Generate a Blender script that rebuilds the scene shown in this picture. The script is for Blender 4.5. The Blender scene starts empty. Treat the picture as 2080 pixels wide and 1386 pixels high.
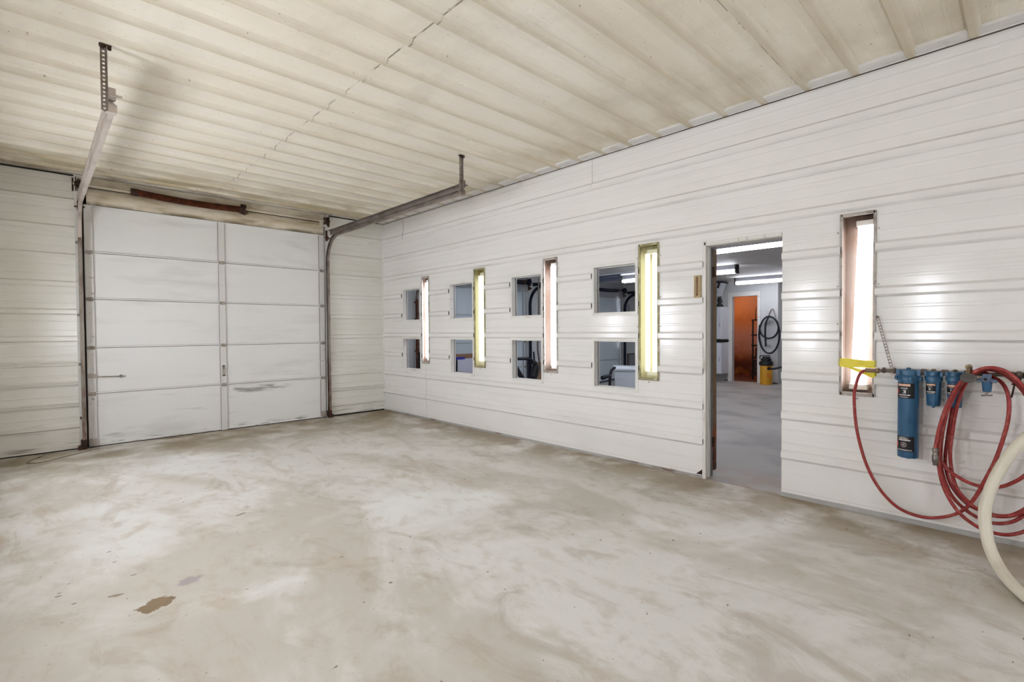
import bpy, math, random
from mathutils import Vector, Matrix
random.seed(7)
S = bpy.context.scene
COL = S.collection
PI = math.pi

# ------------------------------------------------------------------ helpers
class MB:
    def __init__(s): s.v = []; s.f = []; s.m = []; s.mi = 0
    def face(s, pts):
        i = len(s.v); s.v += [tuple(p) for p in pts]
        s.f.append(tuple(range(i, i + len(pts)))); s.m.append(s.mi)
    def box(s, a, b):
        x0, x1 = sorted((a[0], b[0])); y0, y1 = sorted((a[1], b[1])); z0, z1 = sorted((a[2], b[2]))
        i = len(s.v)
        s.v += [(x0,y0,z0),(x1,y0,z0),(x1,y1,z0),(x0,y1,z0),(x0,y0,z1),(x1,y0,z1),(x1,y1,z1),(x0,y1,z1)]
        for q in ((0,3,2,1),(4,5,6,7),(0,1,5,4),(1,2,6,5),(2,3,7,6),(3,0,4,7)):
            s.f.append(tuple(i+k for k in q)); s.m.append(s.mi)
        return s
    def obox(s, c, ax, ay, az):      # oriented box: centre + three half-axis vectors
        c, ax, ay, az = map(Vector, (c, ax, ay, az)); i = len(s.v)
        for dz in (-1, 1):
            for dx, dy in ((-1,-1),(1,-1),(1,1),(-1,1)):
                s.v.append(tuple(c + ax*dx + ay*dy + az*dz))
        for q in ((0,3,2,1),(4,5,6,7),(0,1,5,4),(1,2,6,5),(2,3,7,6),(3,0,4,7)):
            s.f.append(tuple(i+k for k in q)); s.m.append(s.mi)
        return s
    def tube(s, path, r, n=10, caps=True, closed=False):
        P = [Vector(p) for p in path]; N = len(P)
        R = r if isinstance(r, (list, tuple)) else [r]*N
        T = []
        for k in range(N):
            a = P[k-1] if k > 0 else P[k]; b = P[k+1] if k < N-1 else P[k]
            t = (b-a); T.append(t.normalized() if t.length > 1e-9 else Vector((0,0,1)))
        u = T[0].orthogonal().normalized(); base = len(s.v)
        for k in range(N):
            u = (u - T[k]*u.dot(T[k])).normalized(); w = T[k].cross(u)
            for j in range(n):
                a = 2*PI*j/n
                s.v.append(tuple(P[k] + (u*math.cos(a) + w*math.sin(a))*R[k]))
        for k in range(N-1):
            for j in range(n):
                a = base+k*n+j; b = base+k*n+(j+1) % n
                s.f.append((a, b, b+n, a+n)); s.m.append(s.mi)
        if caps:
            s.f.append(tuple(base+j for j in reversed(range(n)))); s.m.append(s.mi)
            s.f.append(tuple(base+(N-1)*n+j for j in range(n))); s.m.append(s.mi)
        return s
    def cyl(s, a, b, r, n=20, r2=None):
        return s.tube([a, b], [r, r if r2 is None else r2], n)
    def lathe(s, c, prof, n=28, axis=(0,0,1)):      # prof: (r, h) along axis from c
        A = Vector(axis).normalized(); u = A.orthogonal().normalized(); w = A.cross(u); c = Vector(c); base = len(s.v)
        for r, h in prof:
            for j in range(n):
                t = 2*PI*j/n; s.v.append(tuple(c + A*h + (u*math.cos(t)+w*math.sin(t))*max(r, 1e-5)))
        for k in range(len(prof)-1):
            for j in range(n):
                a = base+k*n+j; b = base+k*n+(j+1) % n
                s.f.append((a, b, b+n, a+n)); s.m.append(s.mi)
        s.f.append(tuple(base+j for j in reversed(range(n)))); s.m.append(s.mi)
        s.f.append(tuple(base+(len(prof)-1)*n+j for j in range(n))); s.m.append(s.mi)
        return s
    def sweep(s, path, sec, side=(1,0,0)):           # sec: closed 2D outline (along side, across)
        P = [Vector(p) for p in path]; sd = Vector(side); base = len(s.v); n = len(sec)
        for k in range(len(P)):
            t = (P[min(k+1, len(P)-1)] - P[max(k-1, 0)]).normalized(); w = t.cross(sd).normalized()
            for a, b in sec: s.v.append(tuple(P[k] + sd*a + w*b))
        for k in range(len(P)-1):
            for j in range(n):
                a = base+k*n+j; b = base+k*n+(j+1) % n
                s.f.append((a, b, b+n, a+n)); s.m.append(s.mi)
        s.f.append(tuple(base+j for j in reversed(range(n)))); s.m.append(s.mi)
        s.f.append(tuple(base+(len(P)-1)*n+j for j in range(n))); s.m.append(s.mi)
        return s
    def build(s, name, mats, parent=None, smooth=False, bevel=0):
        o0 = wloc(parent)
        me = bpy.data.meshes.new(name)
        me.from_pydata([(v[0]-o0.x, v[1]-o0.y, v[2]-o0.z) for v in s.v], [], s.f)
        for m in (mats if isinstance(mats, (list, tuple)) else [mats]): me.materials.append(m)
        me.polygons.foreach_set('material_index', s.m)
        if smooth:
            me.polygons.foreach_set('use_smooth', [True]*len(s.f))
            try: me.set_sharp_from_angle(angle=math.radians(40))
            except Exception: pass
        me.update()
        ob = bpy.data.objects.new(name, me); COL.objects.link(ob)
        if parent: ob.parent = parent
        if bevel:
            b = ob.modifiers.new('bevel', 'BEVEL'); b.width = bevel; b.segments = 2; b.limit_method = 'ANGLE'
        return ob

def wloc(p):
    v = Vector((0,0,0))
    while p is not None: v += p.location; p = p.parent
    return v

def thing(name, label, cat, loc=(0,0,0), group=None):
    o = bpy.data.objects.new(name, None); COL.objects.link(o); o.location = loc; o.empty_display_size = .05
    return tag(o, label, cat, group)
def tag(o, label, cat, group=None):
    o['label'] = label; o['category'] = cat
    if group: o['group'] = group
    return o
def struct(o): o['kind'] = 'structure'; return o
def smoothpath(pts, k=6):
    P = [Vector(p) for p in pts]; out = []
    for i in range(len(P)-1):
        p0 = P[max(i-1,0)]; p1 = P[i]; p2 = P[i+1]; p3 = P[min(i+2, len(P)-1)]
        for j in range(k):
            t = j/k
            out.append(.5*((2*p1)+(p2-p0)*t+(2*p0-5*p1+4*p2-p3)*t*t+(3*p1-p0-3*p2+p3)*t**3))
    out.append(P[-1]); return out

# ------------------------------------------------------------------ materials
def lin(c):
    return tuple((x/12.92 if x <= .04045 else ((x+.055)/1.055)**2.4) for x in (v/255 for v in c)) + (1,)
class NT:
    def __init__(s, m): s.t = m.node_tree; s.n = s.t.nodes; s.l = s.t.links
    def new(s, k, **kw):
        n = s.n.new(k)
        for a, b in kw.items(): setattr(n, a, b)
        return n
    def val(s, sock, v):
        if isinstance(v, bpy.types.NodeSocket): s.l.new(v, sock)
        else: sock.default_value = v
    def math(s, op, a, b=0, c=0, clamp=False):
        n = s.new('ShaderNodeMath', operation=op); n.use_clamp = clamp
        s.val(n.inputs[0], a); s.val(n.inputs[1], b); s.val(n.inputs[2], c); return n.outputs[0]
    def ramp(s, v, lo, hi):
        n = s.new('ShaderNodeMapRange', interpolation_type='SMOOTHSTEP'); n.clamp = True
        s.val(n.inputs[0], v); n.inputs[1].default_value = lo; n.inputs[2].default_value = hi
        n.inputs[3].default_value = 0; n.inputs[4].default_value = 1; return n.outputs[0]
    def pos(s):
        if not hasattr(s, '_p'): s._p = s.new('ShaderNodeNewGeometry').outputs['Position']
        return s._p
    def xyz(s):
        if not hasattr(s, '_x'):
            n = s.new('ShaderNodeSeparateXYZ'); s.l.new(s.pos(), n.inputs[0]); s._x = n.outputs
        return s._x
    def noise(s, sc, detail=4, rough=.55, off=(0,0,0), dist=0):
        mp = s.new('ShaderNodeMapping'); s.l.new(s.pos(), mp.inputs[0])
        mp.inputs['Scale'].default_value = sc if isinstance(sc, tuple) else (sc,)*3
        mp.inputs['Location'].default_value = off
        n = s.new('ShaderNodeTexNoise'); s.l.new(mp.outputs[0], n.inputs['Vector'])
        n.inputs['Scale'].default_value = 1; n.inputs['Detail'].default_value = detail; n.inputs['Roughness'].default_value = rough
        n.inputs['Distortion'].default_value = dist
        return n.outputs['Fac']
    def mix(s, f, a, b):
        n = s.new('ShaderNodeMix', data_type='RGBA')
        s.val(n.inputs[0], f); s.val(n.inputs[6], a); s.val(n.inputs[7], b); return n.outputs[2]
def mat(name, col, rough=.5, metal=0., layers=(), bump=None, emit=None, spec=.5, coat=0):
    m = bpy.data.materials.new(name); m.use_nodes = True; t = NT(m)
    bs = t.n['Principled BSDF']; c = lin(col)
    bs.inputs['Roughness'].default_value = rough; bs.inputs['Metallic'].default_value = metal
    bs.inputs['Specular IOR Level'].default_value = spec; bs.inputs['Coat Weight'].default_value = coat
    bs.inputs['Base Color'].default_value = c
    cur = c
    for L in layers:
        f = None
        if 'scale' in L:
            f = t.ramp(t.noise(L['scale'], L.get('detail', 4), L.get('nr', .55), L.get('off', (0,0,0)), L.get('dist', 0)), L['lo'], L['hi'])
        if 'axis' in L:
            for ax, a, b in (L['axis'] if isinstance(L['axis'], list) else [L['axis']]):
                g = t.ramp(t.xyz()[ax], min(a,b), max(a,b))
                if a > b: g = t.math('SUBTRACT', 1, g)
                f = g if f is None else t.math('MULTIPLY', f, g)
        if 'line' in L:      # thin line at pos[axis] = any of vals
            ax, vals, w = L['line']; g = None
            for v in vals:
                d = t.math('ABSOLUTE', t.math('SUBTRACT', t.xyz()[ax], v)); h = t.math('LESS_THAN', d, w)
                g = h if g is None else t.math('MAXIMUM', g, h)
            f = g if f is None else t.math('MULTIPLY', f, g)
        if 'period' in L:    # repeated line of painted rib shade and grime: axis, offset, spacing, half width
            ax, o, sp, hw = L['period']
            g = t.math('SUBTRACT', 1, t.ramp(t.math('PINGPONG', t.math('SUBTRACT', t.xyz()[ax], o), sp/2), hw*.5, hw*1.5))
            f = g if f is None else t.math('MULTIPLY', f, g)
        if 'blob' in L:      # ragged ellipse: cx, cy, rx, ry, angle
            g = None
            nz = t.noise(L.get('bs', 14), 4, .6)
            for cx, cy, rx, ry, an in L['blob']:
                dx = t.math('SUBTRACT', t.xyz()[0], cx); dy = t.math('SUBTRACT', t.xyz()[1], cy); ca, sa = math.cos(an), math.sin(an)
                u = t.math('DIVIDE', t.math('ADD', t.math('MULTIPLY', dx, ca), t.math('MULTIPLY', dy, sa)), rx)
                w = t.math('DIVIDE', t.math('SUBTRACT', t.math('MULTIPLY', dy, ca), t.math('MULTIPLY', dx, sa)), ry)
                d = t.math('SQRT', t.math('ADD', t.math('MULTIPLY', u, u), t.math('MULTIPLY', w, w)))
                d = t.math('ADD', d, t.math('MULTIPLY', t.math('SUBTRACT', nz, .5), L.get('rag', 1.2)))
                e = L.get('edge', .06); h = t.math('SUBTRACT', 1, t.ramp(d, 1-e, 1+e))
                g = h if g is None else t.math('MAXIMUM', g, h)
            f = g if f is None else t.math('MULTIPLY', f, g)
        f = t.math('MULTIPLY', f, L.get('amt', 1))
        cur = t.mix(f, cur, lin(L['col']))
    if layers: t.l.new(cur, bs.inputs['Base Color'])
    if bump:
        b = t.new('ShaderNodeBump'); b.inputs['Strength'].default_value = bump[1]; b.inputs['Distance'].default_value = bump[2] if len(bump) > 2 else .01
        t.l.new(t.noise(bump[0], 5), b.inputs['Height']); t.l.new(b.outputs[0], bs.inputs['Normal'])
    if emit:
        bs.inputs['Emission Color'].default_value = lin(emit[0]); bs.inputs['Emission Strength'].default_value = emit[1]
    return m
def glass(name, tint, refl=.06, rough=.03, haze=0., hazecol=(200,170,140)):
    m = bpy.data.materials.new(name); m.use_nodes = True; t = NT(m); t.n.remove(t.n['Principled BSDF']); out = t.n['Material Output']
    tr = t.new('ShaderNodeBsdfTransparent'); tr.inputs[0].default_value = tint + (1,)
    gl = t.new('ShaderNodeBsdfGlossy'); gl.inputs['Roughness'].default_value = rough; gl.inputs[0].default_value = (1,1,1,1)
    ge = t.new('ShaderNodeNewGeometry'); vd = t.new('ShaderNodeVectorMath', operation='DOT_PRODUCT'); t.l.new(ge.outputs['Normal'], vd.inputs[0]); t.l.new(ge.outputs['Incoming'], vd.inputs[1])
    q = t.math('POWER', t.math('SUBTRACT', 1, t.math('ABSOLUTE', vd.outputs['Value']), 0, True), 5)      # two-sided Schlick reflectance
    mx = t.new('ShaderNodeMixShader'); t.l.new(t.math('MULTIPLY_ADD', q, .9 if refl > .02 else .25, refl, True), mx.inputs[0]); t.l.new(tr.outputs[0], mx.inputs[1]); t.l.new(gl.outputs[0], mx.inputs[2])
    last = mx.outputs[0]
    if haze:
        df = t.new('ShaderNodeBsdfDiffuse'); df.inputs[0].default_value = lin(hazecol)
        tl = t.new('ShaderNodeBsdfTranslucent'); tl.inputs[0].default_value = lin(hazecol)
        ad = t.new('ShaderNodeMixShader'); ad.inputs[0].default_value = .5; t.l.new(df.outputs[0], ad.inputs[1]); t.l.new(tl.outputs[0], ad.inputs[2])
        m2 = t.new('ShaderNodeMixShader'); m2.inputs[0].default_value = haze; t.l.new(last, m2.inputs[1]); t.l.new(ad.outputs[0], m2.inputs[2]); last = m2.outputs[0]
    t.l.new(last, out.inputs[0]); return m

TUBE = 8.0       # radiance of the clear wall tubes
M = {}
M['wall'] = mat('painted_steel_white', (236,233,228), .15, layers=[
    dict(col=(224,221,215), scale=(.8,.8,2.2), lo=.45, hi=.75, amt=.6),
    dict(col=(196,188,174), scale=(.5,.5,26), lo=.55, hi=.8, amt=.22),
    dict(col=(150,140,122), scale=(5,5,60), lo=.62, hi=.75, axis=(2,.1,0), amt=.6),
    dict(col=(176,168,154), scale=(1.5,1.5,3), lo=.25, hi=.6, period=(2,.32+.036,.305,.004), amt=.22), dict(col=(176,168,154), scale=(1.5,1.5,3), lo=.25, hi=.6, period=(2,.32-.036,.305,.005), amt=.34),  # lines along the rib bases: crease shade painted into the colour
    dict(col=(150,142,130), line=(1, [-1.22], .003), axis=(2,.80,.70), amt=.7), dict(col=(150,142,130), line=(1, [-4.25], .003), axis=(2,2.74,2.78), amt=.7)])
M['wall_back'] = mat('painted_steel_greyed', (236,234,226), .17, layers=[
    dict(col=(222,220,206), scale=(.8,.8,1.6), lo=.4, hi=.75, amt=.7),
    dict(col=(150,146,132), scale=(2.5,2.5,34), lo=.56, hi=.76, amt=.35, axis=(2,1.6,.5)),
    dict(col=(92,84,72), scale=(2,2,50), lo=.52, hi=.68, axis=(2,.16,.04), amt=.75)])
lap = [-3.81+.3005*k for k in (-8,-5,-1,2,5,8,11)]
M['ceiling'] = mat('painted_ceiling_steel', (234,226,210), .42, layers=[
    dict(col=(222,210,184), scale=(.55,1.1,1), lo=.48, hi=.74, amt=.5),
    dict(col=(216,202,172), scale=(.35,9,1), lo=.50, hi=.72, amt=.2),
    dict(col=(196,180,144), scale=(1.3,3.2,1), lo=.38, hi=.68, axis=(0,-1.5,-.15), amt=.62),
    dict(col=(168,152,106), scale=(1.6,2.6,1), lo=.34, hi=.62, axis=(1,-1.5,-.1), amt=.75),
    dict(col=(190,180,160), scale=(1.1,.45,1), lo=.5, hi=.7, detail=5, nr=.65, amt=.4, off=(3,1,0)),
    dict(col=(120,100,70), scale=(38,60,1), lo=.70, hi=.74, detail=2, amt=.7),
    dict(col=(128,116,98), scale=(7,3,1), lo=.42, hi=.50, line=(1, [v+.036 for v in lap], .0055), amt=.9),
    dict(col=(112,92,62), scale=(4,6,1), lo=.44, hi=.56, line=(0, [-2.45], .0035), amt=.6),
    dict(col=(168,148,112), scale=(1.1,2,1), lo=.25, hi=.62, period=(1,-3.81+.028,.3005,.008), amt=.8),  # this and the next layer: rib grime with shade painted in
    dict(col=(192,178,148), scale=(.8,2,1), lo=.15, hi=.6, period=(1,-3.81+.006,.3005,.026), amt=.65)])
M['floor'] = mat('worn_concrete', (218,215,209), .55, layers=[
    dict(col=(183,174,159), scale=(.9,.55,1), lo=.43, hi=.62, detail=5, nr=.66, amt=.7, dist=.6),
    dict(col=(156,139,116), scale=(3.4,1.7,1), lo=.50, hi=.68, detail=6, nr=.68, off=(4,9,0), amt=.45, dist=.8),
    dict(col=(230,229,225), scale=(.75,.9,1), lo=.52, hi=.68, detail=6, off=(3,7,0), amt=.85, dist=.5),
    dict(col=(172,154,128), scale=(2.4,1.3,1), lo=.56, hi=.72, detail=5, nr=.65, off=(1,2,0), amt=.55, dist=.6),
    dict(col=(182,170,150), scale=(9,6,1), lo=.52, hi=.68, detail=6, off=(5,2,0), amt=.35),
    dict(col=(224,222,216), scale=(3.2,2.2,1), lo=.60, hi=.74, detail=6, off=(9,1,0), amt=.45),
    dict(col=(132,110,66), scale=(2.2,2.2,1), lo=.36, hi=.56, axis=(0,-1.0,-.15), amt=.68),
    dict(col=(132,114,78), scale=(1.6,2.0,1), lo=.32, hi=.60, axis=(1,-1.7,-.45), amt=.85, detail=7),
    dict(col=(150,132,98), scale=(1.2,1.2,1), lo=.36, hi=.62, axis=[(1,-3.2,-.8),(0,-3.0,-.5)], amt=.65, detail=7),
    dict(col=(150,144,138), scale=(60,60,1), lo=.60, hi=.72, detail=3, amt=.25),
    dict(col=(96,74,48), scale=(16,26,1), lo=.725, hi=.74, detail=2, amt=.8),
    dict(col=(128,106,76), blob=[(-3.755,-4.495,.075,.055,.4)], rag=1.9, bs=22, edge=.05, amt=.95),
    dict(col=(124,104,78), blob=[(-3.885,-4.258,.03,.014,-.3),(-4.089,-4.066,.014,.008,0),(-4.037,-4.21,.01,.008,0),(-3.115,-3.496,.035,.014,.4)], rag=1.4, bs=40, edge=.1, amt=.8),
    dict(col=(158,148,150), blob=[(-3.59,-4.34,.055,.042,.5)], rag=1.8, bs=26, edge=.25, amt=.8),
    ], bump=(9, .10, .01))
M['door_white'] = mat('garage_door_paint', (236,235,232), .38, layers=[
    dict(col=(206,203,198), scale=(.9,.9,5), lo=.5, hi=.75, amt=.5),
    dict(col=(120,117,112), scale=(1.6,1.6,14), lo=.60, hi=.80, detail=5, axis=(2,1.2,.25), amt=.6),
    dict(col=(110,108,104), scale=(3.2,3.2,20), lo=.40, hi=.62, detail=6, axis=[(2,.46,.50),(2,.58,.555),(0,-2.28,-2.2),(0,-1.45,-1.75)], amt=.75),
    dict(col=(96,90,80), scale=(4,4,40), lo=.55, hi=.66, axis=(2,.10,.02), amt=.7)], bump=((1,1,8), .03, .002))
M['stile'] = mat('stile_paint', (222,220,216), .4, layers=[dict(col=(140,134,124), scale=(14,14,18), lo=.62, hi=.74, amt=.6)])
M['seam'] = mat('dark_gap', (84,76,68), .8)
M['header'] = mat('grimy_header_paint', (224,214,194), .5, layers=[
    dict(col=(178,160,122), scale=(1.6,1.6,5), lo=.38, hi=.66, amt=.6),
    dict(col=(136,116,76), scale=(2.2,2.2,14), lo=.50, hi=.68, detail=6, amt=.6),
    dict(col=(110,92,54), scale=(3,3,3), lo=.30, hi=.6, axis=(2,2.80,2.755), amt=.8)])
M['trim'] = mat('white_trim', (226,223,217), .4, layers=[dict(col=(186,178,164), scale=(4,4,12), lo=.55, hi=.75, amt=.5)])
M['trim_grime'] = mat('grimy_trim', (212,205,190), .45, layers=[dict(col=(150,134,104), scale=(3,3,8), lo=.45, hi=.7, amt=.7)])
M['dark'] = mat('dark_void', (40,34,30), .8)
M['gapline'] = mat('gap_brown', (92,80,68), .7)
M['basestrip'] = mat('base_channel', (176,174,170), .45, layers=[dict(col=(112,72,44), scale=(2.4,2.4,8), lo=.52, hi=.64, axis=(1,-4.2,-3.4), amt=.6),
    dict(col=(104,66,40), scale=(3.4,3.4,8), lo=.46, hi=.6, axis=[(1,-5.45,-5.2),(1,-4.3,-4.8)], amt=.7)])
M['galv'] = mat('galvanised_steel', (150,138,130), .42, .55, layers=[
    dict(col=(112,98,88), scale=(14,5,14), lo=.42, hi=.66, amt=.7), dict(col=(176,168,160), scale=(30,30,30), lo=.58, hi=.7, amt=.5)])
M['galv_pale'] = mat('pale_galvanised', (196,184,174), .45, .35, layers=[dict(col=(150,136,126), scale=(10,4,10), lo=.45, hi=.7, amt=.6)])
M['track_v'] = mat('dusty_track', (150,142,132), .5, .4, layers=[
    dict(col=(108,88,66), scale=(12,12,4), lo=.45, hi=.65, amt=.7), dict(col=(96,40,22), scale=(9,9,4), lo=.42, hi=.6, axis=(2,1.0,.3), amt=.85)])
M['rust'] = mat('rusty_steel', (112,58,30), .75, .2, layers=[
    dict(col=(62,32,22), scale=(9,9,30), lo=.42, hi=.64, amt=.8), dict(col=(140,84,46), scale=(16,16,16), lo=.56, hi=.72, amt=.6)])
M['rustdark'] = mat('dark_rusty_steel', (70,50,40), .7, .3, layers=[dict(col=(110,66,40), scale=24, lo=.5, hi=.65, amt=.6)])
M['darksteel'] = mat('dark_blue_steel', (30,34,52), .5, .3)
M['blacktube'] = mat('black_rubber', (18,20,32), .5)
M['hole'] = M['dark']
M['reflector'] = mat('white_enamel', (238,232,224), .45)
M['refl_brown'] = mat('dusty_enamel', (144,127,114), .8, spec=.2, layers=[
    dict(col=(86,58,42), scale=(6,6,5), lo=.30, hi=.62, axis=(2,1.80,2.02), amt=.9), dict(col=(132,108,90), scale=(5,5,3), lo=.42, hi=.66, amt=.7)])
M['refl_yellow'] = mat('yellowed_enamel', (240,236,216), .5, layers=[dict(col=(150,134,70), scale=(6,6,5), lo=.36, hi=.62, axis=(2,1.9,2.05), amt=.8)])
M['frame_grey'] = mat('light_frame_grey', (176,168,158), .5, .2, layers=[dict(col=(120,104,90), scale=14, lo=.48, hi=.66, amt=.7)])
M['frame_olive'] = mat('light_frame_olive', (150,142,104), .5, .2, layers=[dict(col=(196,190,160), scale=12, lo=.5, hi=.66, amt=.7)])
M['tube_cool'] = mat('tube_cool', (255,255,255), .4, emit=((232,240,255), TUBE))
M['tube_bright'] = mat('tube_bright', (255,255,255), .4, emit=((231,239,253), 53.0))
M['tube_aged'] = mat('tube_aged', (255,255,255), .4, emit=((255,255,240), .78))
M['tube_shop'] = mat('tube_shop', (255,255,255), .4, emit=((240,243,255), 13.0))
M['cover_clear'] = glass('light_cover_clear', (.96,.955,.95), .0015, .10, .004, (214,190,172))
M['cover_aged'] = glass('light_cover_yellowed', (.968,.972,.92), .0015, .10, .01, (214,206,128))
M['pane'] = glass('window_glass', (.94,.965,.975), .002, .0)
M['black'] = mat('black_plastic', (22,22,24), .5)
M['chrome'] = mat('dull_chrome', (176,172,166), .3, .8)
M['brass'] = mat('old_brass', (132,110,84), .4, .6, layers=[dict(col=(92,74,56), scale=40, lo=.5, hi=.65, amt=.7)])
M['pipe'] = mat('iron_pipe', (112,100,90), .5, .4, layers=[dict(col=(78,66,56), scale=30, lo=.48, hi=.64, amt=.7)])
M['blue'] = mat('blue_enamel', (46,92,126), .38, layers=[dict(col=(30,70,112), scale=(20,20,8), lo=.5, hi=.7, amt=.5)])
M['bluegrey'] = mat('blue_grey_casting', (92,108,134), .45, .2)
M['lblack'] = mat('label_black', (16,14,18), .45)
M['lred'] = mat('label_red', (224,68,44), .45)
M['lorange'] = mat('label_orange', (226,180,152), .45)
M['lwhite'] = mat('label_white', (232,226,222), .45)
M['lgrey'] = mat('label_grey', (150,134,132), .45)
M['redhose'] = mat('red_rubber', (146,42,38), .5, layers=[
    dict(col=(178,98,84), scale=26, lo=.50, hi=.64, amt=.5), dict(col=(140,30,28), scale=9, lo=.5, hi=.68, amt=.6),
    dict(col=(230,214,204), scale=60, lo=.72, hi=.74, amt=.8)])
M['cream'] = mat('cream_rubber', (222,214,196), .4, layers=[dict(col=(206,196,174), scale=(6,6,6), lo=.45, hi=.7, amt=.5)])
M['tape'] = None
M['wood_therm'] = mat('thermometer_board', (176,152,108), .5, layers=[dict(col=(150,120,76), scale=30, lo=.5, hi=.7, amt=.5)])
M['jamb_white'] = mat('jamb_white', (224,220,212), .4, layers=[dict(col=(150,138,122), scale=(20,20,3), lo=.56, hi=.70, amt=.6)])
M['jamb_grey'] = mat('jamb_grey', (128,124,126), .45, .2)
M['jamb_wood'] = mat('jamb_wood_rust', (130,110,84), .6, layers=[
    dict(col=(112,74,46), scale=(20,20,4), lo=.45, hi=.65, amt=.6), dict(col=(150,70,20), scale=(24,24,14), lo=.36, hi=.56, axis=(2,.48,.40), amt=.9),
    dict(col=(40,24,16), scale=(24,24,9), lo=.40, hi=.55, axis=(2,.35,.15), amt=.9)])
M['shopwall'] = mat('shop_wall_white', (204,204,203), .5, layers=[dict(col=(190,192,194), scale=1.2, lo=.45, hi=.7, amt=.5)])
M['shopceil'] = mat('shop_ceiling', (206,203,200), .6)
M['shopfloor'] = mat('shop_floor', (172,168,162), .5, layers=[dict(col=(142,138,134), scale=(1.6,1.2,1), lo=.44, hi=.64, detail=6, amt=.8),
    dict(col=(164,142,122), scale=(3,3,1), lo=.38, hi=.58, axis=(0,.75,.2), amt=.7)], bump=(9,.08,.01))
M['shopdoor'] = mat('shop_door_white', (206,214,220), .45)
M['shophead'] = mat('shop_header_grey', (168,168,172), .5)
M['cabinet'] = mat('white_cabinet', (214,218,224), .4)
M['orange'] = mat('orange_stained_board', (186,116,58), .55, layers=[dict(col=(170,88,40), scale=2.2, lo=.42, hi=.66, amt=.5),
    dict(col=(186,142,132), scale=(1.5,1.5,1.5), lo=.25, hi=.5, axis=[(2,.35,.8),(2,1.6,1.0)], amt=.85), dict(col=(150,50,80), scale=3, lo=.5, hi=.62, axis=[(2,.6,.8),(2,1.2,1.0)], amt=.6), dict(col=(84,36,24), scale=4, lo=.2, hi=.5, axis=(2,.75,.3), amt=.92)])
M['yellow'] = mat('yellow_bucket', (226,164,40), .45)
M['boxgrey'] = mat('box_grey', (190,186,200), .6)
M['boxblue'] = mat('box_blue', (40,48,160), .5)
M['boxbrown'] = mat('box_brown', (150,112,82), .7)
M['panelgrey'] = mat('panel_grey', (136,136,140), .5)
m = bpy.data.materials.new('yellow_tape'); m.use_nodes = True; t = NT(m); b = t.n['Principled BSDF']
tr = t.new('ShaderNodeBsdfTranslucent'); tr.inputs[0].default_value = lin((236,222,20)); mx = t.new('ShaderNodeMixShader'); mx.inputs[0].default_value = .12
b.inputs['Base Color'].default_value = lin((224,208,16)); b.inputs['Roughness'].default_value = .35
t.l.new(b.outputs[0], mx.inputs[1]); t.l.new(tr.outputs[0], mx.inputs[2]); t.l.new(mx.outputs[0], t.n['Material Output'].inputs[0]); M['tape'] = m

# ------------------------------------------------------------------ dimensions
H = 3.05; XL = -4.75; YR = -10.2; WT = .08
RB = [.32+.305*k for k in range(9)]
def profile(z0, z1, ribs, sp=.305, h=.019, mh=.0022):
    P = [(z0, 0)]
    for r in ribs:
        P += [(r-.036, 0), (r-.020, h), (r+.020, h), (r+.036, 0)]
        for q in (1/3, 2/3):
            c = r+sp*q; P += [(c-.012, 0), (c-.007, mh), (c+.007, mh), (c+.012, 0)]
    P = sorted(p for p in P if z0 <= p[0] <= z1); P.append((z1, 0)); return P
def clip(P, a, b):
    def at(z):
        for (z0, o0), (z1, o1) in zip(P, P[1:]):
            if z0 <= z <= z1: return o0 if z1 == z0 else o0+(o1-o0)*(z-z0)/(z1-z0)
        return 0
    return [(a, at(a))] + [p for p in P if a < p[0] < b] + [(b, at(b))]
def sheet(mb, fn, s0, s1, z0, z1, ribs, holes, sp=.305, caps=True, h=.022, flip=False):
    P = profile(z0, z1, ribs, sp, h, .0012 if sp == .3005 else .0022)
    es = sorted({s0, s1, *[q for hh in holes for q in hh[:2] if s0 < q < s1]})
    for a, b in zip(es, es[1:]):
        mid = (a+b)/2; hs = sorted((hh[2], hh[3]) for hh in holes if hh[0] < mid < hh[1])
        z = z0; spans = []
        for c, d in hs:
            if c > z: spans.append((z, c))
            z = max(z, d)
        if z < z1: spans.append((z, z1))
        for c, d in spans:
            Q = clip(P, c, d)
            for (za, oa), (zb, ob) in zip(Q, Q[1:]):
                q = [fn(a, oa, za), fn(b, oa, za), fn(b, ob, zb), fn(a, ob, zb)]
                mb.face(q[::-1] if flip else q)
    if caps:
        mb.mi = 1
        for hh in holes:
            for r in ribs:
                if hh[2] < r-.03 and r+.03 < hh[3]:
                    for s in hh[:2]:
                        mb.face([fn(s, o, z) for z, o in ((r-.036, 0), (r-.020, h), (r+.020, h), (r+.036, 0))])
        mb.mi = 0
WRt = lambda s, o, z: (-o, s, z)
WLt = lambda s, o, z: (XL+o, s, z)
WBk = lambda s, o, z: (s, -o, z)
WRr = lambda s, o, z: (s, YR+o, z)

WIN = []       # y0 (far), y1 (near), z0, z1 of clear openings
for ya, yb in ((-.61,-1.075), (-1.83,-2.305), (-3.055,-3.53), (-4.27,-4.755)):
    for za, zb in ((1.465,1.928), (.715,1.176)): WIN.append((ya, yb, za, zb))
LIT = [(-1.13,-1.31), (-2.345,-2.555), (-3.57,-3.77), (-4.795,-5.0), (-6.43,-6.632)]
LZ0, LZ1 = .822, 2.09
EXTRA_R = []
LEFT = [(-1.13,-1.33), (-2.35,-2.55), (-3.57,-3.77), (-4.80,-5.0), (-6.30,-6.50)]
DY0, DY1, DZ = -5.44, -6.045, 2.012
DR0, DR1 = -5.432, -6.045

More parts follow.
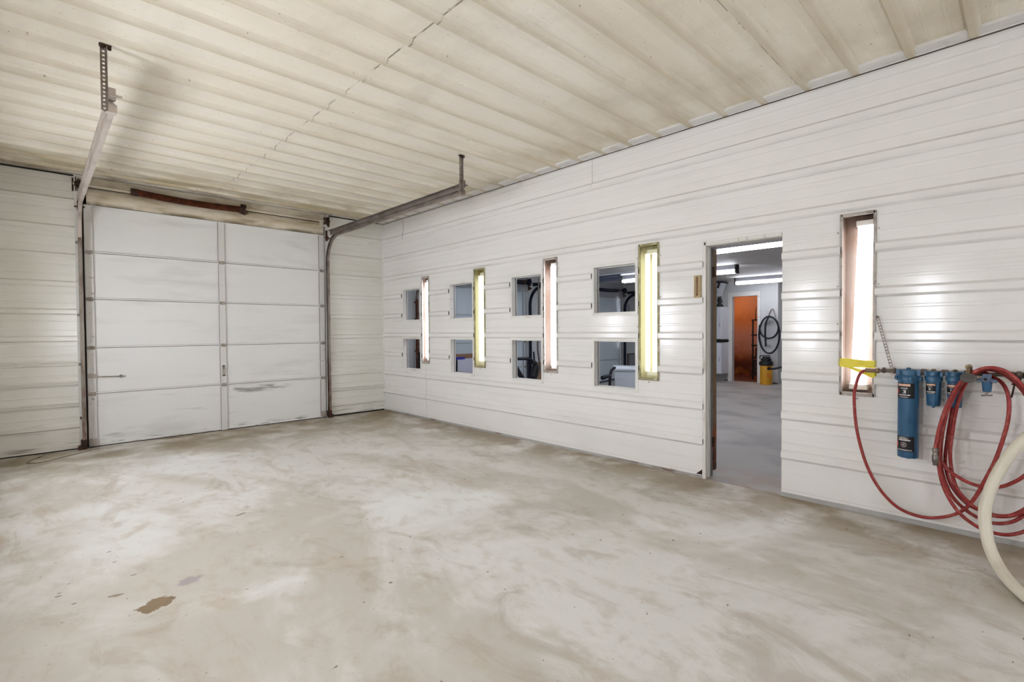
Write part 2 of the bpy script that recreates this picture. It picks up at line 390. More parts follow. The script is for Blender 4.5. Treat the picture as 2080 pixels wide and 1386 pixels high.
# ------------------------------------------------------------------ room shell
holes = [(b-.026, a+.026, za-.026, zb+.026) for a, b, za, zb in WIN] + [(b, a, LZ0, LZ1) for a, b in LIT+EXTRA_R] + [(DR1-.002, DR0+.006, -.01, DZ+.012)]
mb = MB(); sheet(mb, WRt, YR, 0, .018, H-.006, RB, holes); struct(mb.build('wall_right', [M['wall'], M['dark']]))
# the same partition's face towards the next room
mb = MB(); hb = [(b, a, za, zb) for a, b, za, zb in WIN] + [(b, a, LZ0, LZ1) for a, b in LIT] + [(DR1, DR0, -.01, DZ)]
sheet(mb, lambda s, o, z: (WT+o, s, z), -9, 0, 0, 2.47, [], hb, caps=False); struct(mb.build('wall_shop_near', M['shopwall']))
RBL = [.27,.505,.74,.96,1.235,1.535,1.84,2.145,2.45,2.755]; RBS = [.177,.405,.65,.887,1.218,1.524,1.83,2.14,2.447,2.762]
mb = MB(); sheet(mb, WBk, XL, -3.80, .055, H-.006, RBL, []); sheet(mb, WBk, -.925, 0, .02, H-.006, RBS, []); struct(mb.build('wall_back', [M['wall_back'], M['dark']]))
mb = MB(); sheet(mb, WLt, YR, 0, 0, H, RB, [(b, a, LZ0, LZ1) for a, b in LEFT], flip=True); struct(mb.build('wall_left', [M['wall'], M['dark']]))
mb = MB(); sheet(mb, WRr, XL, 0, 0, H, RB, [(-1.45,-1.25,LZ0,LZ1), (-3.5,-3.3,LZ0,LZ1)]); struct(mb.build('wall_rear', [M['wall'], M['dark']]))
CR = [-3.81+.3005*k for k in range(-21, 13)]
ZC = 3.072
mb = MB()
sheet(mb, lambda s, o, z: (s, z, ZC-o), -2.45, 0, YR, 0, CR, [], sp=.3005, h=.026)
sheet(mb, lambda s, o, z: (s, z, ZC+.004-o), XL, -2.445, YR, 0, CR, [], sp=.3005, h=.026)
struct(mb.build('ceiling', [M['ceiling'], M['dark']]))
mb = MB(); mb.box((XL,YR,-.1), (.02,0,0)); mb.box((XL,0,-.1), (0,.12,0)); struct(mb.build('floor', M['floor']))
# ceiling edge trims, dark strips standing in for shadow gaps, floor base strips
mb = MB(); mb.box((-.105,YR,H+.003), (0,0,H+.05)); mb.box((-.006,YR,H-.004), (.05,0,H+.003)); mb.mi = 1; mb.box((-.0045,YR,H-.012), (.01,0,H+.0035)); struct(mb.build('trim_1', [M['trim'], M['gapline']]))
mb = MB(); mb.box((XL,-.08,H+.004), (-.105,0,H+.05)); mb.mi = 1; mb.box((XL,-.006,H-.012), (-3.80,.01,H+.005)); mb.box((-.93,-.006,H-.012), (-.10,.01,H+.005)); struct(mb.build('trim_2', [M['trim_grime'], M['dark']]))
mb = MB(); mb.box((-.014,DR0+.01,0), (.02,0,.022)); mb.box((-.014,YR,0), (.02,DR1,.03)); struct(mb.build('baseboard_right', M['basestrip']))
mb = MB(); mb.box((XL,-.02,.012), (-3.79,.01,.058)); mb.mi = 1; mb.box((XL,-.012,0), (-3.79,.01,.012)); mb.box((-.93,-.008,0), (0,.01,.02)); struct(mb.build('baseboard_back', [M['wall_back'], M['dark']]))
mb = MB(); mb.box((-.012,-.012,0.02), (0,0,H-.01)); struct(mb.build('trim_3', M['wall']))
# garage opening: header boards and jambs
mb = MB()
mb.box((-3.70,-.022,2.935), (-1.0,.02,H)); mb.box((-3.70,-.014,2.93), (-1.0,.02,2.938))
n = 10
for k in range(n):       # bulging lower header panel
    f = lambda q: (-.010-.020*math.sin(PI*q), 2.752+.178*q)
    a, b = f(k/n), f((k+1)/n); mb.face([(-3.70,a[0],a[1]), (-1.0,a[0],a[1]), (-1.0,b[0],b[1]), (-3.70,b[0],b[1])])
mb.box((-3.70,.012,2.735), (-1.0,.03,2.94))
mb.mi = 1; mb.box((-3.70,-.024,2.928), (-1.0,-.012,2.9345))
struct(mb.build('trim_4', [M['header'], M['rustdark']]))
mb = MB(); mb.box((-3.805,-.035,0), (-3.745,.05,H)); mb.box((-.985,-.035,0), (-.92,.05,H)); struct(mb.build('trim_5', M['trim']))
mb = MB(); mb.box((-3.75,.08,0), (-.97,.12,H)); struct(mb.build('wall_back_outside', M['dark']))

# ------------------------------------------------------------------ windows in the partition
for k, (a, b, za, zb) in enumerate(WIN):
    root = bpy.data.objects.new('window_%d' % (k+1), None); COL.objects.link(root); root.location = (0, a, za); struct(root)
    mb = MB(); w = .028
    mb.box((-.008,a+w,za-w), (.0,a,zb+w)); mb.box((-.008,b,za-w), (.0,b-w,zb+w)); mb.box((-.008,b,zb), (.0,a,zb+w)); mb.box((-.008,b,za-w), (.0,a,za))
    mb.box((0,a+.012,za-.012), (WT,a,zb+.012)); mb.box((0,b,za-.012), (WT,b-.012,zb+.012)); mb.box((0,b,zb), (WT,a,zb+.012)); mb.box((0,b,za-.012), (WT,a,za))
    mb.box((.062,a,za), (.075,a-.006,zb)); mb.box((.062,b,za), (.075,b+.006,zb)); mb.box((.062,b,za), (.075,a,za+.006)); mb.box((.062,b,zb-.006), (.075,a,zb))
    mb.mi = 1; mb.box((.055,a+.001,za), (.062,a-.004,zb))
    struct(mb.build('window_frame', [M['trim'], M['gapline']], root))
    mb = MB(); mb.box((.067,b+.004,za+.004), (.071,a-.004,zb-.004)); struct(mb.build('window_pane', M['pane'], root))

# ------------------------------------------------------------------ inner doorway
door = bpy.data.objects.new('door_1', None); COL.objects.link(door); door.location = (0, DY0, 0); struct(door)
mb = MB()
mb.box((-.012,DR0+.014,0), (.0,DR0-.016,DZ+.02)); mb.box((-.012,DR1,DZ-.006), (0,DR0,DZ+.02))           # face trim
mb.box((0,DR0,0), (.10,DR0-.010,DZ)); mb.box((.035,DR0-.010,0), (.06,DR0-.018,DZ)); mb.box((0,DR1,DZ-.012), (.19,DR0,DZ+.01)); mb.box((0,DR1-.004,0), (.19,DR1,DZ))
struct(mb.build('door_frame', M['jamb_white'], door, bevel=.002))
mb = MB(); mb.box((.10,DR0,0), (.135,DR0-.014,DZ-.012)); mb.box((.10,DR1,DZ-.03), (.12,DR0,DZ-.012)); struct(mb.build('door_stop', M['jamb_grey'], door))
mb = MB(); mb.box((.135,DR0,.05), (.19,DR0-.022,DZ-.02)); struct(mb.build('door_edge', M['jamb_wood'], door))
for zc in (1.79, .30):
    mb = MB(); mb.box((.118,DR0-.014,zc-.045), (.15,DR0-.024,zc+.045))
    for q in (-.03, 0, .03): mb.cyl((.134,DR0-.026,zc+q-.012), (.134,DR0-.026,zc+q+.012), .009, 10)
    struct(mb.build('door_hinge', M['rustdark'], door))
mb = MB(); mb.box((0,DR1,-.05), (.2,DR0,.004)); struct(mb.build('floor_threshold', M['shopfloor']))
# peeled corner of the wall sheet beside the doorway
mb = MB(); mb.face([(-.004,-5.36,.03), (-.004,-5.425,.03), (-.004,-5.425,.085)]); mb.mi = 1; mb.face([(-.006,-5.43,.09), (-.03,-5.385,.05), (-.012,-5.35,.026)])
struct(mb.build('trim_6', [M['rustdark'], M['trim']]))

# ------------------------------------------------------------------ wall lights
def wall_light(fn, s0, s1, style, label, group=None, slant=0., ntube=2, off=0., dep=.075, gap=.06):
    """s0 = far edge (larger y), s1 = near edge; box is sunk into the wall."""
    z0, z1 = LZ0, LZ1; D = .125
    r = thing('wall_light', label, 'wall light', fn((s0+s1)/2, 0, z0), group)
    aged = style == 'aged'; rm = {'aged': M['refl_yellow'], 'brown': M['refl_brown'], 'clean': M['reflector']}[style]
    mb = MB()
    mb.face([fn(s0,-D,z0), fn(s1,-D,z0), fn(s1,-D,z1), fn(s0,-D,z1)])
    mb.face([fn(s0,0,z0), fn(s0,-D,z0), fn(s0,-D,z1), fn(s0,0,z1)]); mb.face([fn(s1,0,z0), fn(s1,-D,z0), fn(s1,-D,z1), fn(s1,0,z1)])
    mb.face([fn(s0,0,z1), fn(s0,-D,z1), fn(s1,-D,z1), fn(s1,0,z1)]); mb.face([fn(s0,0,z0), fn(s0,-D,z0), fn(s1,-D,z0), fn(s1,0,z0)])
    mb.build('housing', rm, r)
    mb = MB(); w = .012
    mb.box(fn(s0+.006,-.01,z0-.006), fn(s0-w,.010,z1+.006)); mb.box(fn(s1+w,-.01,z0-.006), fn(s1-.006,.010,z1+.006))
    mb.box(fn(s0,-.01,z1-.014), fn(s1,.010,z1+.008)); mb.box(fn(s0,-.01,z0-.008), fn(s1,.010,z0+.018))
    for q in (z0+.12, z0+.5, z1-.5, z1-.12):
        for sx in (s0+.018, s1-.018): mb.cyl(fn(sx,0,q), fn(sx,.004,q), .006, 8)
    mb.cyl(fn((s0+s1)/2,0,z0-.024), fn((s0+s1)/2,.005,z0-.024), .007, 8)
    mb.build('frame', M['frame_olive'] if aged else M['frame_grey'], r, bevel=.003)
    mb = MB(); mb.box(fn(s0-w,.001,z0+.016), fn(s1+w,.004,z1-.012)); mb.build('cover', M['cover_aged'] if aged else M['cover_clear'], r)
    c = (s0+s1)/2+off
    if aged: dep = .042
    for k in range(ntube):
        q = (k-(ntube-1)/2)*(.075 if aged else gap)
        a = fn(c+q-slant, -dep, z1-.085); b = fn(c+q+slant, -dep, z0+.075)
        mb = MB(); mb.tube([a, b], .026 if not aged else .0225, 14); mb.build('tube', M['tube_aged'] if aged else M['tube_bright'] if style == 'clean' else M['tube_cool'], r, smooth=True)
    for zz, d in ((z1-.062, -slant), (z0+.052, slant)):
        mb = MB(); mb.box(fn(c+d+.055,-.12,zz-.02), fn(c+d-.055,-.055,zz+.02)); mb.build('socket', M['reflector'], r, bevel=.004)
    return r
wall_light(WRt, LIT[0][0], LIT[0][1], 'brown', 'narrow bright white wall light nearest the room corner, right of the first window pair', dep=.05, off=.0)
wall_light(WRt, LIT[1][0], LIT[1][1], 'aged', 'greenish yellow wall light between the second and third window pairs from the corner')
wall_light(WRt, LIT[2][0], LIT[2][1], 'brown', 'bright white wall light with brown stained top, right of the third window pair', dep=.062, off=-.012)
wall_light(WRt, LIT[3][0], LIT[3][1], 'aged', 'yellowed wall light showing two tubes, left of the thermometer and doorway')
wall_light(WRt, LIT[4][0], LIT[4][1], 'brown', 'large bright wall light with yellow tape around it, right of the doorway', slant=.019, off=-.014, gap=.041)
pl = ['nearest the back wall', 'second from the back wall', 'third from the back wall', 'fourth from the back wall', 'farthest from the back wall']
for k, (a, b) in enumerate(LEFT): wall_light(WLt, a, b, 'clean', 'clean tall light set in the left side wall, ' + pl[k], 'lights in the left wall')
for k, (a, b) in enumerate(((-1.45,-1.25), (-3.5,-3.3))): wall_light(WRr, a, b, 'clean', 'added unseen tall light in the rear wall facing the garage door, ' + ('right one', 'left one')[k], 'added lights in the rear wall')  # extra fixtures out of view, added to brighten the garage door and back wall
# yellow tape round the last light
mb = MB()
def ribbon(mb, pts_top, pts_bot, th=.0012):
    for k in range(len(pts_top)-1):
        a, b, c, d = map(Vector, (pts_top[k], pts_top[k+1], pts_bot[k+1], pts_bot[k])); n = (b-a).cross(d-a).normalized()*th
        mb.face([a, b, c, d]); mb.face([a+n, b+n, c+n, d+n]); mb.face([a, b, b+n, a+n]); mb.face([d, c, c+n, d+n])
ys = [-6.42, -6.432, -6.48, -6.53, -6.58, -6.632, -6.642]; xo = [-.002, -.0125, -.0135, -.013, -.014, -.0125, -.002]
ribbon(mb, [(x, y, 1.072+.006*math.sin(k)) for k, (x, y) in enumerate(zip(xo, ys))], [(x-.001, y, 1.020+.004*math.cos(k*1.7)-.01*k/6) for k, (x, y) in enumerate(zip(xo, ys))])
ribbon(mb, [(-.0135,-6.46,1.026), (-.017,-6.53,1.012), (-.018,-6.59,.998), (-.0145,-6.634,.990), (-.002,-6.643,.988)], [(-.0135,-6.465,1.020), (-.017,-6.53,.988), (-.018,-6.59,.962), (-.0145,-6.634,.944), (-.002,-6.643,.940)])
ribbon(mb, [(-.0145,-6.425,1.048), (-.0155,-6.53,1.046), (-.0145,-6.637,1.052)], [(-.0145,-6.425,1.040), (-.0155,-6.53,1.034), (-.0145,-6.637,1.040)])
tag(mb.build('tape', M['tape']), 'crumpled bright yellow tape wrapped across the lower end of a wall light', 'tape')

# ------------------------------------------------------------------ sectional garage doors, tracks, springs
def garage_door(x0, x1, zt, ns, label, m, ms, yoff=0., lock=False):
    r = thing('garage_door', label, 'garage door', ((x0+x1)/2, yoff, 0)); xc = (x0+x1)/2; h = zt/ns
    zs = [0.004] + [h*k-(.03 if ns == 5 else 0)*(1-(k-1)/(ns-1)) + .03*(1 if ns == 5 else 0)*0 for k in range(1, ns)] + [zt]
    if ns == 5: zs = [.004, .605, 1.128, 1.68, 2.208, zt]
    for k in range(ns):
        za, zb = zs[k], zs[k+1]
        mb = MB()
        mb.box((x0,yoff+.004,za+.004), (x1,yoff+.05,zb-.004))
        mb.box((x0,yoff-.004,zb-.018), (x1,yoff+.004,zb-.003)); mb.box((x0,yoff-.004,za+.003), (x1,yoff+.004,za+.018))
        if k: mb.mi = 1; mb.box((x0+.075,yoff-.0045,za+.0185), (x1-.075,yoff+.004,za+.0205)); mb.mi = 0  # grey line draws in the shading of the section lip
        s = mb.build('section', [m, M['lgrey']], r, bevel=.003)
        for xs, w in ((x0, .075), (xc-.037, .074), (x1-.075, .075)):
            mb = MB(); mb.box((xs,yoff-.012,za+.004), (xs+w,yoff+.004,zb-.004))
            for q in (.06, .12, zb-za-.12, zb-za-.06): mb.cyl((xs+w/2,yoff-.012,za+q), (xs+w/2,yoff-.016,za+q), .006, 8)
            mb.build('stile', ms, s, bevel=.002)
            mb = MB(); mb.box((xs-.002,yoff-.0135,za+.02), (xs,yoff+.004,zb-.02)); mb.box((xs+w,yoff-.0095,za+.02), (xs+w+.0025,yoff+.004,zb-.02)); mb.build('stile_gap', M['lgrey'], s)
            if k:
                mb = MB(); mb.box((xs+.006,yoff-.017,za-.022), (xs+w-.006,yoff-.011,za-.006)); mb.box((xs+.006,yoff-.017,za+.006), (xs+w-.006,yoff-.011,za+.022)); mb.cyl((xs,yoff-.018,za), (xs+w,yoff-.018,za), .007, 10)
                mb.build('hinge', M['frame_grey'], s)
        if k:
            mb = MB(); mb.box((x0,yoff-.0005,za-.0028), (x1,yoff+.01,za+.0028)); mb.build('joint_gap', M['seam'], s)
    mb = MB(); mb.box((x0,yoff-.004,0), (x1,yoff+.04,.012)); mb.build('bottom_seal', M['seam'], r)
    if lock:
        mb = MB(); mb.box((x0-.005,yoff-.03,.79), (x0+.085,yoff-.012,.835)); mb.cyl((x0+.06,yoff-.02,.800), (x0+.34,yoff-.02,.792), .006, 8); mb.lathe((x0+.30,yoff+.004,.792), [(.018,0),(.018,.012),(.010,.026)], 14, (0,-1,0)); mb.build('lock_bar', M['frame_grey'], r)
        for xs in (x0+.003, x1-.07):
            mb = MB(); mb.box((xs,yoff-.035,.02), (xs+.066,yoff-.012,.10)); mb.cyl((xs+.033,yoff-.04,.05), (xs+.033,yoff-.012,.05), .016, 10); mb.build('bottom_bracket', M['frame_grey'], r)
        mb = MB(); mb.box((xc-.014,yoff-.026,.72), (xc+.010,yoff-.018,.86)); mb.box((xc-.014,yoff-.026,.72), (xc+.010,yoff-.010,.735)); mb.box((xc-.014,yoff-.026,.845), (xc+.010,yoff-.010,.86)); mb.build('lift_handle', M['frame_grey'], r)
    return r
def door_track(xt, side, zt, yend, label, mv, mh, cable=True, hang=None, foot=True, ztop=H):
    """xt = track centre, side = +1 when the door lies at larger x."""
    r = thing('door_track', label, 'garage door track', (xt, -.08, 0)); yv = -.075; R = .36; zh = zt
    sec = [(side*a, b) for a, b in ((.016,-.028),(-.016,-.028),(-.016,.028),(.016,.028),(.016,.023),(-.011,.023),(-.011,-.023),(.016,-.023))]
    if side < 0: sec = sec[::-1]
    mb = MB(); mb.sweep([(xt,yv,.03), (xt,yv,zh-R)], sec); mb.build('vertical_track', mv, r)
    arc = [(xt, yv-R+R*math.cos(a), zh-R+R*math.sin(a)) for a in [PI/2*k/12 for k in range(13)]]
    mb = MB(); mb.sweep(arc, sec); mb.build('curved_track', mh, r, smooth=True)
    mb = MB(); mb.sweep([arc[-1], (xt,yend,zh)], sec); mb.build('horizontal_track', mh, r)
    mb = MB(); ys = yv-.06
    mb.box((xt-side*.022,ys,zh+.018), (xt-side*.017,yend,zh+.085)); mb.box((xt-side*.022,ys,zh+.080), (xt+side*.02,yend,zh+.085)); mb.build('support_angle', mh, r)
    for q in (.35, .95, 1.5, zh-R-.05):
        mb = MB(); mb.box((xt-side*.020,-.035,q-.014), (xt-side*.014,yv-.02,q+.014)); mb.box((xt-side*.034,-.042,q-.014), (xt-side*.014,-.035,q+.014)); mb.build('track_bracket', mv, r)
    if foot:
        mb = MB(); mb.box((xt-.03,yv-.03,.03), (xt+.022,yv+.035,.11)); mb.box((xt-side*.055,yv-.01,.0), (xt+side*.02,yv+.04,.045)); mb.build('track_foot', M['rustdark'], r)
    mb = MB(); mb.box((xt-.012,-.055,zh-.06), (xt+.012,-.035,zh+.10)); mb.cyl((xt-.04,-.075,zh-.02), (xt+.05,-.075,zh-.02), .008, 8); mb.cyl((xt-.01,-.075,zh-.02), (xt+.012,-.075,zh-.02), .024, 14); mb.build('top_roller', M['rustdark'], r)
    if cable:
        mb = MB(); mb.tube([(xt+side*.035,-.035,.08), (xt+side*.03,-.05,zt+.16)], .003, 6); mb.build('lift_cable', M['rustdark'], r)
    if hang:
        xh, yh, zb = hang
        # perforated hanger: two rails with bridges leave real holes, plus a plain return flange
        mb = MB(); w = .034; y = yh; n = 15; st = (ztop-.02-zb)/n
        xa = xh-.020; mb.box((xa,y,zb), (xa+.011,y+.003,ztop)); mb.box((xa+.023,y,zb), (xa+w,y+.003,ztop))
        for k in range(n+1): mb.box((xa+.011,y,zb+k*st-.0065), (xa+.023,y+.003,zb+k*st+.0065))
        mb.box((xa+w-.003,y-.022,zb), (xa+w,y,ztop)); mb.build('perforated_hanger', M['galv'], r)
        mb = MB(); mb.box((xh-.024,yh-.016,ztop-.004), (xh+.036,yh+.012,ztop+.012)); mb.cyl((xh+.026,yh-.01,ztop-.020), (xh+.026,yh-.01,ztop+.005), .010, 6); mb.cyl((xh-.01,yh-.012,ztop-.018), (xh-.01,yh-.012,ztop+.005), .011, 6); mb.build('ceiling_clip', M['rustdark'], r)
        mb = MB(); mb.box((xt-side*.03,yend-.006,zh-.03), (xt+side*.025,yend+.045,zh+.02)); mb.box((xt-side*.03,yend-.012,zh+.05), (xt+side*.02,yend+.03,zh+.12)); mb.cyl((xt-.01,yend-.02,zh+.07), (xt+.05,yend-.02,zh+.07), .009, 8); mb.build('end_bracket', mh, r)
    return r
def torsion(x0, x1, zc, label, spring, ms, mshaft, mdrum, bracket_x):
    r = thing('torsion_spring', label, 'garage door spring', ((x0+x1)/2, -.075, zc)); y = -.075
    mb = MB(); mb.cyl((x0-.07,y,zc), (x1+.07,y,zc), .0125, 12); mb.build('shaft', mshaft, r, smooth=True)
    a, b = spring
    if a is not None:
        n = 170; pr = []
        L = b-a; mb = MB(); P = []; R = []
        for k in range(n*2+1):
            q = k/(n*2); P.append((a+L*q, y-.004, zc-.022*(math.sin(PI*q*.9))-.008*q)); R.append(.041 if k % 2 else .035)
        mb.tube(P, R, 14); mb.build('coil_spring', ms, r, smooth=False)
        mb = MB(); mb.cyl((a-.05,y,zc), (a+.02,y,zc), .042, 16); mb.cyl((a-.03,y-.05,zc-.0), (a-.03,y,zc), .01, 8); mb.build('winding_cone', M['rustdark'], r)
        mb = MB(); mb.cyl((b-.03,y,zc-.02), (b+.04,y,zc-.01), .044, 16); mb.build('stationary_cone', M['rustdark'], r)
        mb = MB(); mb.box((bracket_x-.012,-.09,zc-.07), (bracket_x+.004,-.02,zc+.05)); mb.box((bracket_x-.04,-.028,zc-.06), (bracket_x+.03,-.02,zc+.07)); mb.lathe((bracket_x-.02,y-.005,zc-.045), [(.03,0),(.034,.02),(.02,.04)], 14, (1,0,0)); mb.build('center_bracket', M['rustdark'], r)
    for x, sg in ((x0, -1), (x1, 1)):
        mb = MB(); mb.lathe((x-.02,y,zc), [(.018,-.01),(.058,-.005),(.060,.0),(.046,.004),(.046,.036),(.062,.04),(.062,.046),(.02,.05)], 22, (1,0,0)); mb.build('cable_drum', mdrum, r, smooth=True)
        mb = MB(); mb.box((x+sg*.045-.003,-.10,zc-.075), (x+sg*.045+.003,-.025,zc+.07)); mb.box((x+sg*.045-.03,-.031,zc-.075), (x+sg*.045+.03,-.025,zc+.07)); mb.lathe((x+sg*.045-.012,y,zc), [(.024,0),(.024,.024)], 14, (1,0,0)); mb.build('end_bearing_plate', M['rustdark'], r)
    return r
garage_door(-3.727, -.992, 2.748, 5, 'large white sectional garage door with grey scuffs, closed, in the back wall', M['door_white'], M['stile'], lock=True)
door_track(-3.768, 1, 2.715, -3.34, 'pale steel garage door track left of the white door, hung from the ceiling', M['track_v'], M['galv_pale'], hang=(-3.805,-3.386,2.672), ztop=3.066)
door_track(-.962, -1, 2.715, -3.33, 'grey steel garage door track right of the white door, running along the right wall', M['track_v'], M['galv'], hang=(-1.0,-3.36,2.715), ztop=3.066)
torsion(-3.745, -.985, 2.945, 'rusty brown spring and shaft across the header above the white garage door', (-3.255,-2.135), M['rust'], M['header'], M['rustdark'], -2.085)
mb = MB(); mb.box((-3.79,-.06,2.87), (-3.70,-.024,H)); mb.box((-1.055,-.06,2.87), (-.965,-.024,H)); struct(mb.build('trim_7', M['trim_grime']))
# loose wire on the floor by the left end of the back wall
mb = MB(); mb.tube(smoothpath([(-3.72,-.20,.004), (-3.87,-.32,.004), (-4.03,-.44,.004), (-4.16,-.52,.004), (-4.225,-.45,.004), (-4.20,-.33,.004), (-4.13,-.20,.004), (-4.10,-.12,.004)], 6), .003, 6)
tag(mb.build('wire', M['brass']), 'thin loose brown wire curled on the floor by the left wall panel', 'wire')
mb = MB(); mb.tube(smoothpath([(-.10,-.60,3.045), (-.04,-.66,3.02), (-.022,-.675,2.95), (-.022,-.665,2.86), (-.024,-.64,2.76), (-.024,-.63,2.72)], 5), .0025, 6)
tag(mb.build('wire', M['gapline']), 'thin short wire hanging from the ceiling edge near the room corner', 'wire')

# ------------------------------------------------------------------ thermometer
r = thing('thermometer', 'small tan wall thermometer with red column, left of the doorway', 'thermometer', (-.02,-5.375,1.56))
mb = MB(); mb.box((-.020,-5.347,1.565), (-.006,-5.405,1.755)); mb.build('board', M['wood_therm'], r, bevel=.002)
mb = MB(); mb.cyl((-.023,-5.376,1.60), (-.023,-5.376,1.735), .0035, 8); mb.lathe((-.023,-5.376,1.59), [(.002,-.008),(.008,0),(.002,.009)], 10); mb.lathe((-.023,-5.376,1.738), [(.002,-.006),(.006,0),(.002,.006)], 8); mb.build('tube', mat('therm_red', (110,40,22), .4), r)
mb = MB()
for k in range(11):
    z = 1.615+.011*k; mb.box((-.0205,-5.352,z), (-.0202,-5.368,z+.0025)); mb.box((-.0205,-5.384,z), (-.0202,-5.394,z+.0025))
mb.build('scale_marks', M['gapline'], r)

# ------------------------------------------------------------------ air line: pipe, filters, regulator, valve
r = thing('air_pipe', 'brown horizontal air pipe along the right wall above the red hose', 'pipe', (-.1,-7.0,1.0))
mb = MB(); mb.cyl((-.1,-6.60,1.007), (-.1,-7.75,1.018), .0115, 12)
for y in (-6.70, -6.755, -6.90, -6.912, -6.998, -7.012, -7.10, -7.13): mb.lathe((-.1,y,1.011), [(.017,-.008),(.019,-.004),(.019,.004),(.017,.008)], 8, (0,1,0))
mb.build('pipe', M['pipe'], r, smooth=True)
mb = MB(); mb.lathe((-.1,-6.597,1.007), [(.015,0),(.015,.05),(.019,.055),(.019,.075),(.014,.08)], 12, (0,-1,0)); mb.build('hose_fitting', M['brass'], r, smooth=True)
for y in (-6.735, -7.5):
    mb = MB(); mb.box((-.1,y+.012,.994), (.0,y-.012,1.0)); mb.box((-.006,y+.014,.96), (0,y-.014,1.03)); mb.build('standoff', M['galv_pale'], r)
# perforated strap
r = thing('strap', 'diagonal perforated metal strap holding the air pipe, beside the taped light', 'strap', (-.02,-6.69,1.02))
a = Vector((-.024,-6.650,1.365)); b = Vector((-.090,-6.742,1.020)); d = (b-a); L = d.length; d.normalize(); w = d.cross(Vector((-1,0,0))).normalized()
mb = MB(); n = 17
for sgn in (-1, 1): mb.obox((a+b)/2+w*sgn*.0072, d*(L/2), w*.0022, Vector((-.0008,0,0)))
for k in range(n+1): mb.obox(a+d*(L*k/n), d*.0045, w*.006, Vector((-.0008,0,0)))
mb.build('strip', M['galv'], r)
mb = MB(); mb.lathe(a+Vector((-.002,0,0)), [(.010,0),(.009,.006),(.004,.009)], 10, (-1,0,0)); mb.build('screw', M['galv'], r)

def cylpatch(mb, c, R, t0, t1, z0, z1, n=14):
    for k in range(n):
        a, b = t0+(t1-t0)*k/n, t0+(t1-t0)*(k+1)/n
        p = lambda t, z: (c[0]-R*math.cos(t), c[1]-R*math.sin(t), z)
        mb.face([p(a,z0), p(b,z0), p(b,z1), p(a,z1)])
def cyltext(txt, size, c, R, tc, z, m, name, parent, sx=1.):
    cu = bpy.data.curves.new('t', 'FONT'); cu.body = txt; cu.size = size; cu.align_x = 'CENTER'; cu.resolution_u = 4; cu.offset = size*.018
    tmp = bpy.data.objects.new('t', cu); COL.objects.link(tmp); bpy.context.view_layer.update()
    me = bpy.data.meshes.new_from_object(tmp.evaluated_get(bpy.context.evaluated_depsgraph_get())); bpy.data.objects.remove(tmp); bpy.data.curves.remove(cu)
    o0 = wloc(parent)
    for v in me.vertices:
        t = tc + v.co.x*sx/R
        v.co = (c[0]-R*math.cos(t)-o0.x, c[1]-R*math.sin(t)-o0.y, z+v.co.y-o0.z)
    me.name = name; me.materials.clear(); me.materials.append(m)
    ob = bpy.data.objects.new(name, me); COL.objects.link(ob); ob.parent = parent; return ob
def blurtext(mb, c, R, t0, t1, z, h, seed):
    rd = random.Random(seed); t = t0
    while t < t1:
        w = rd.uniform(.05, .10); cylpatch(mb, c, R, t, min(t+w, t1), z+rd.uniform(0,.15)*h, z+h*rd.uniform(.85,1), 2); t += w+rd.uniform(.012,.03)
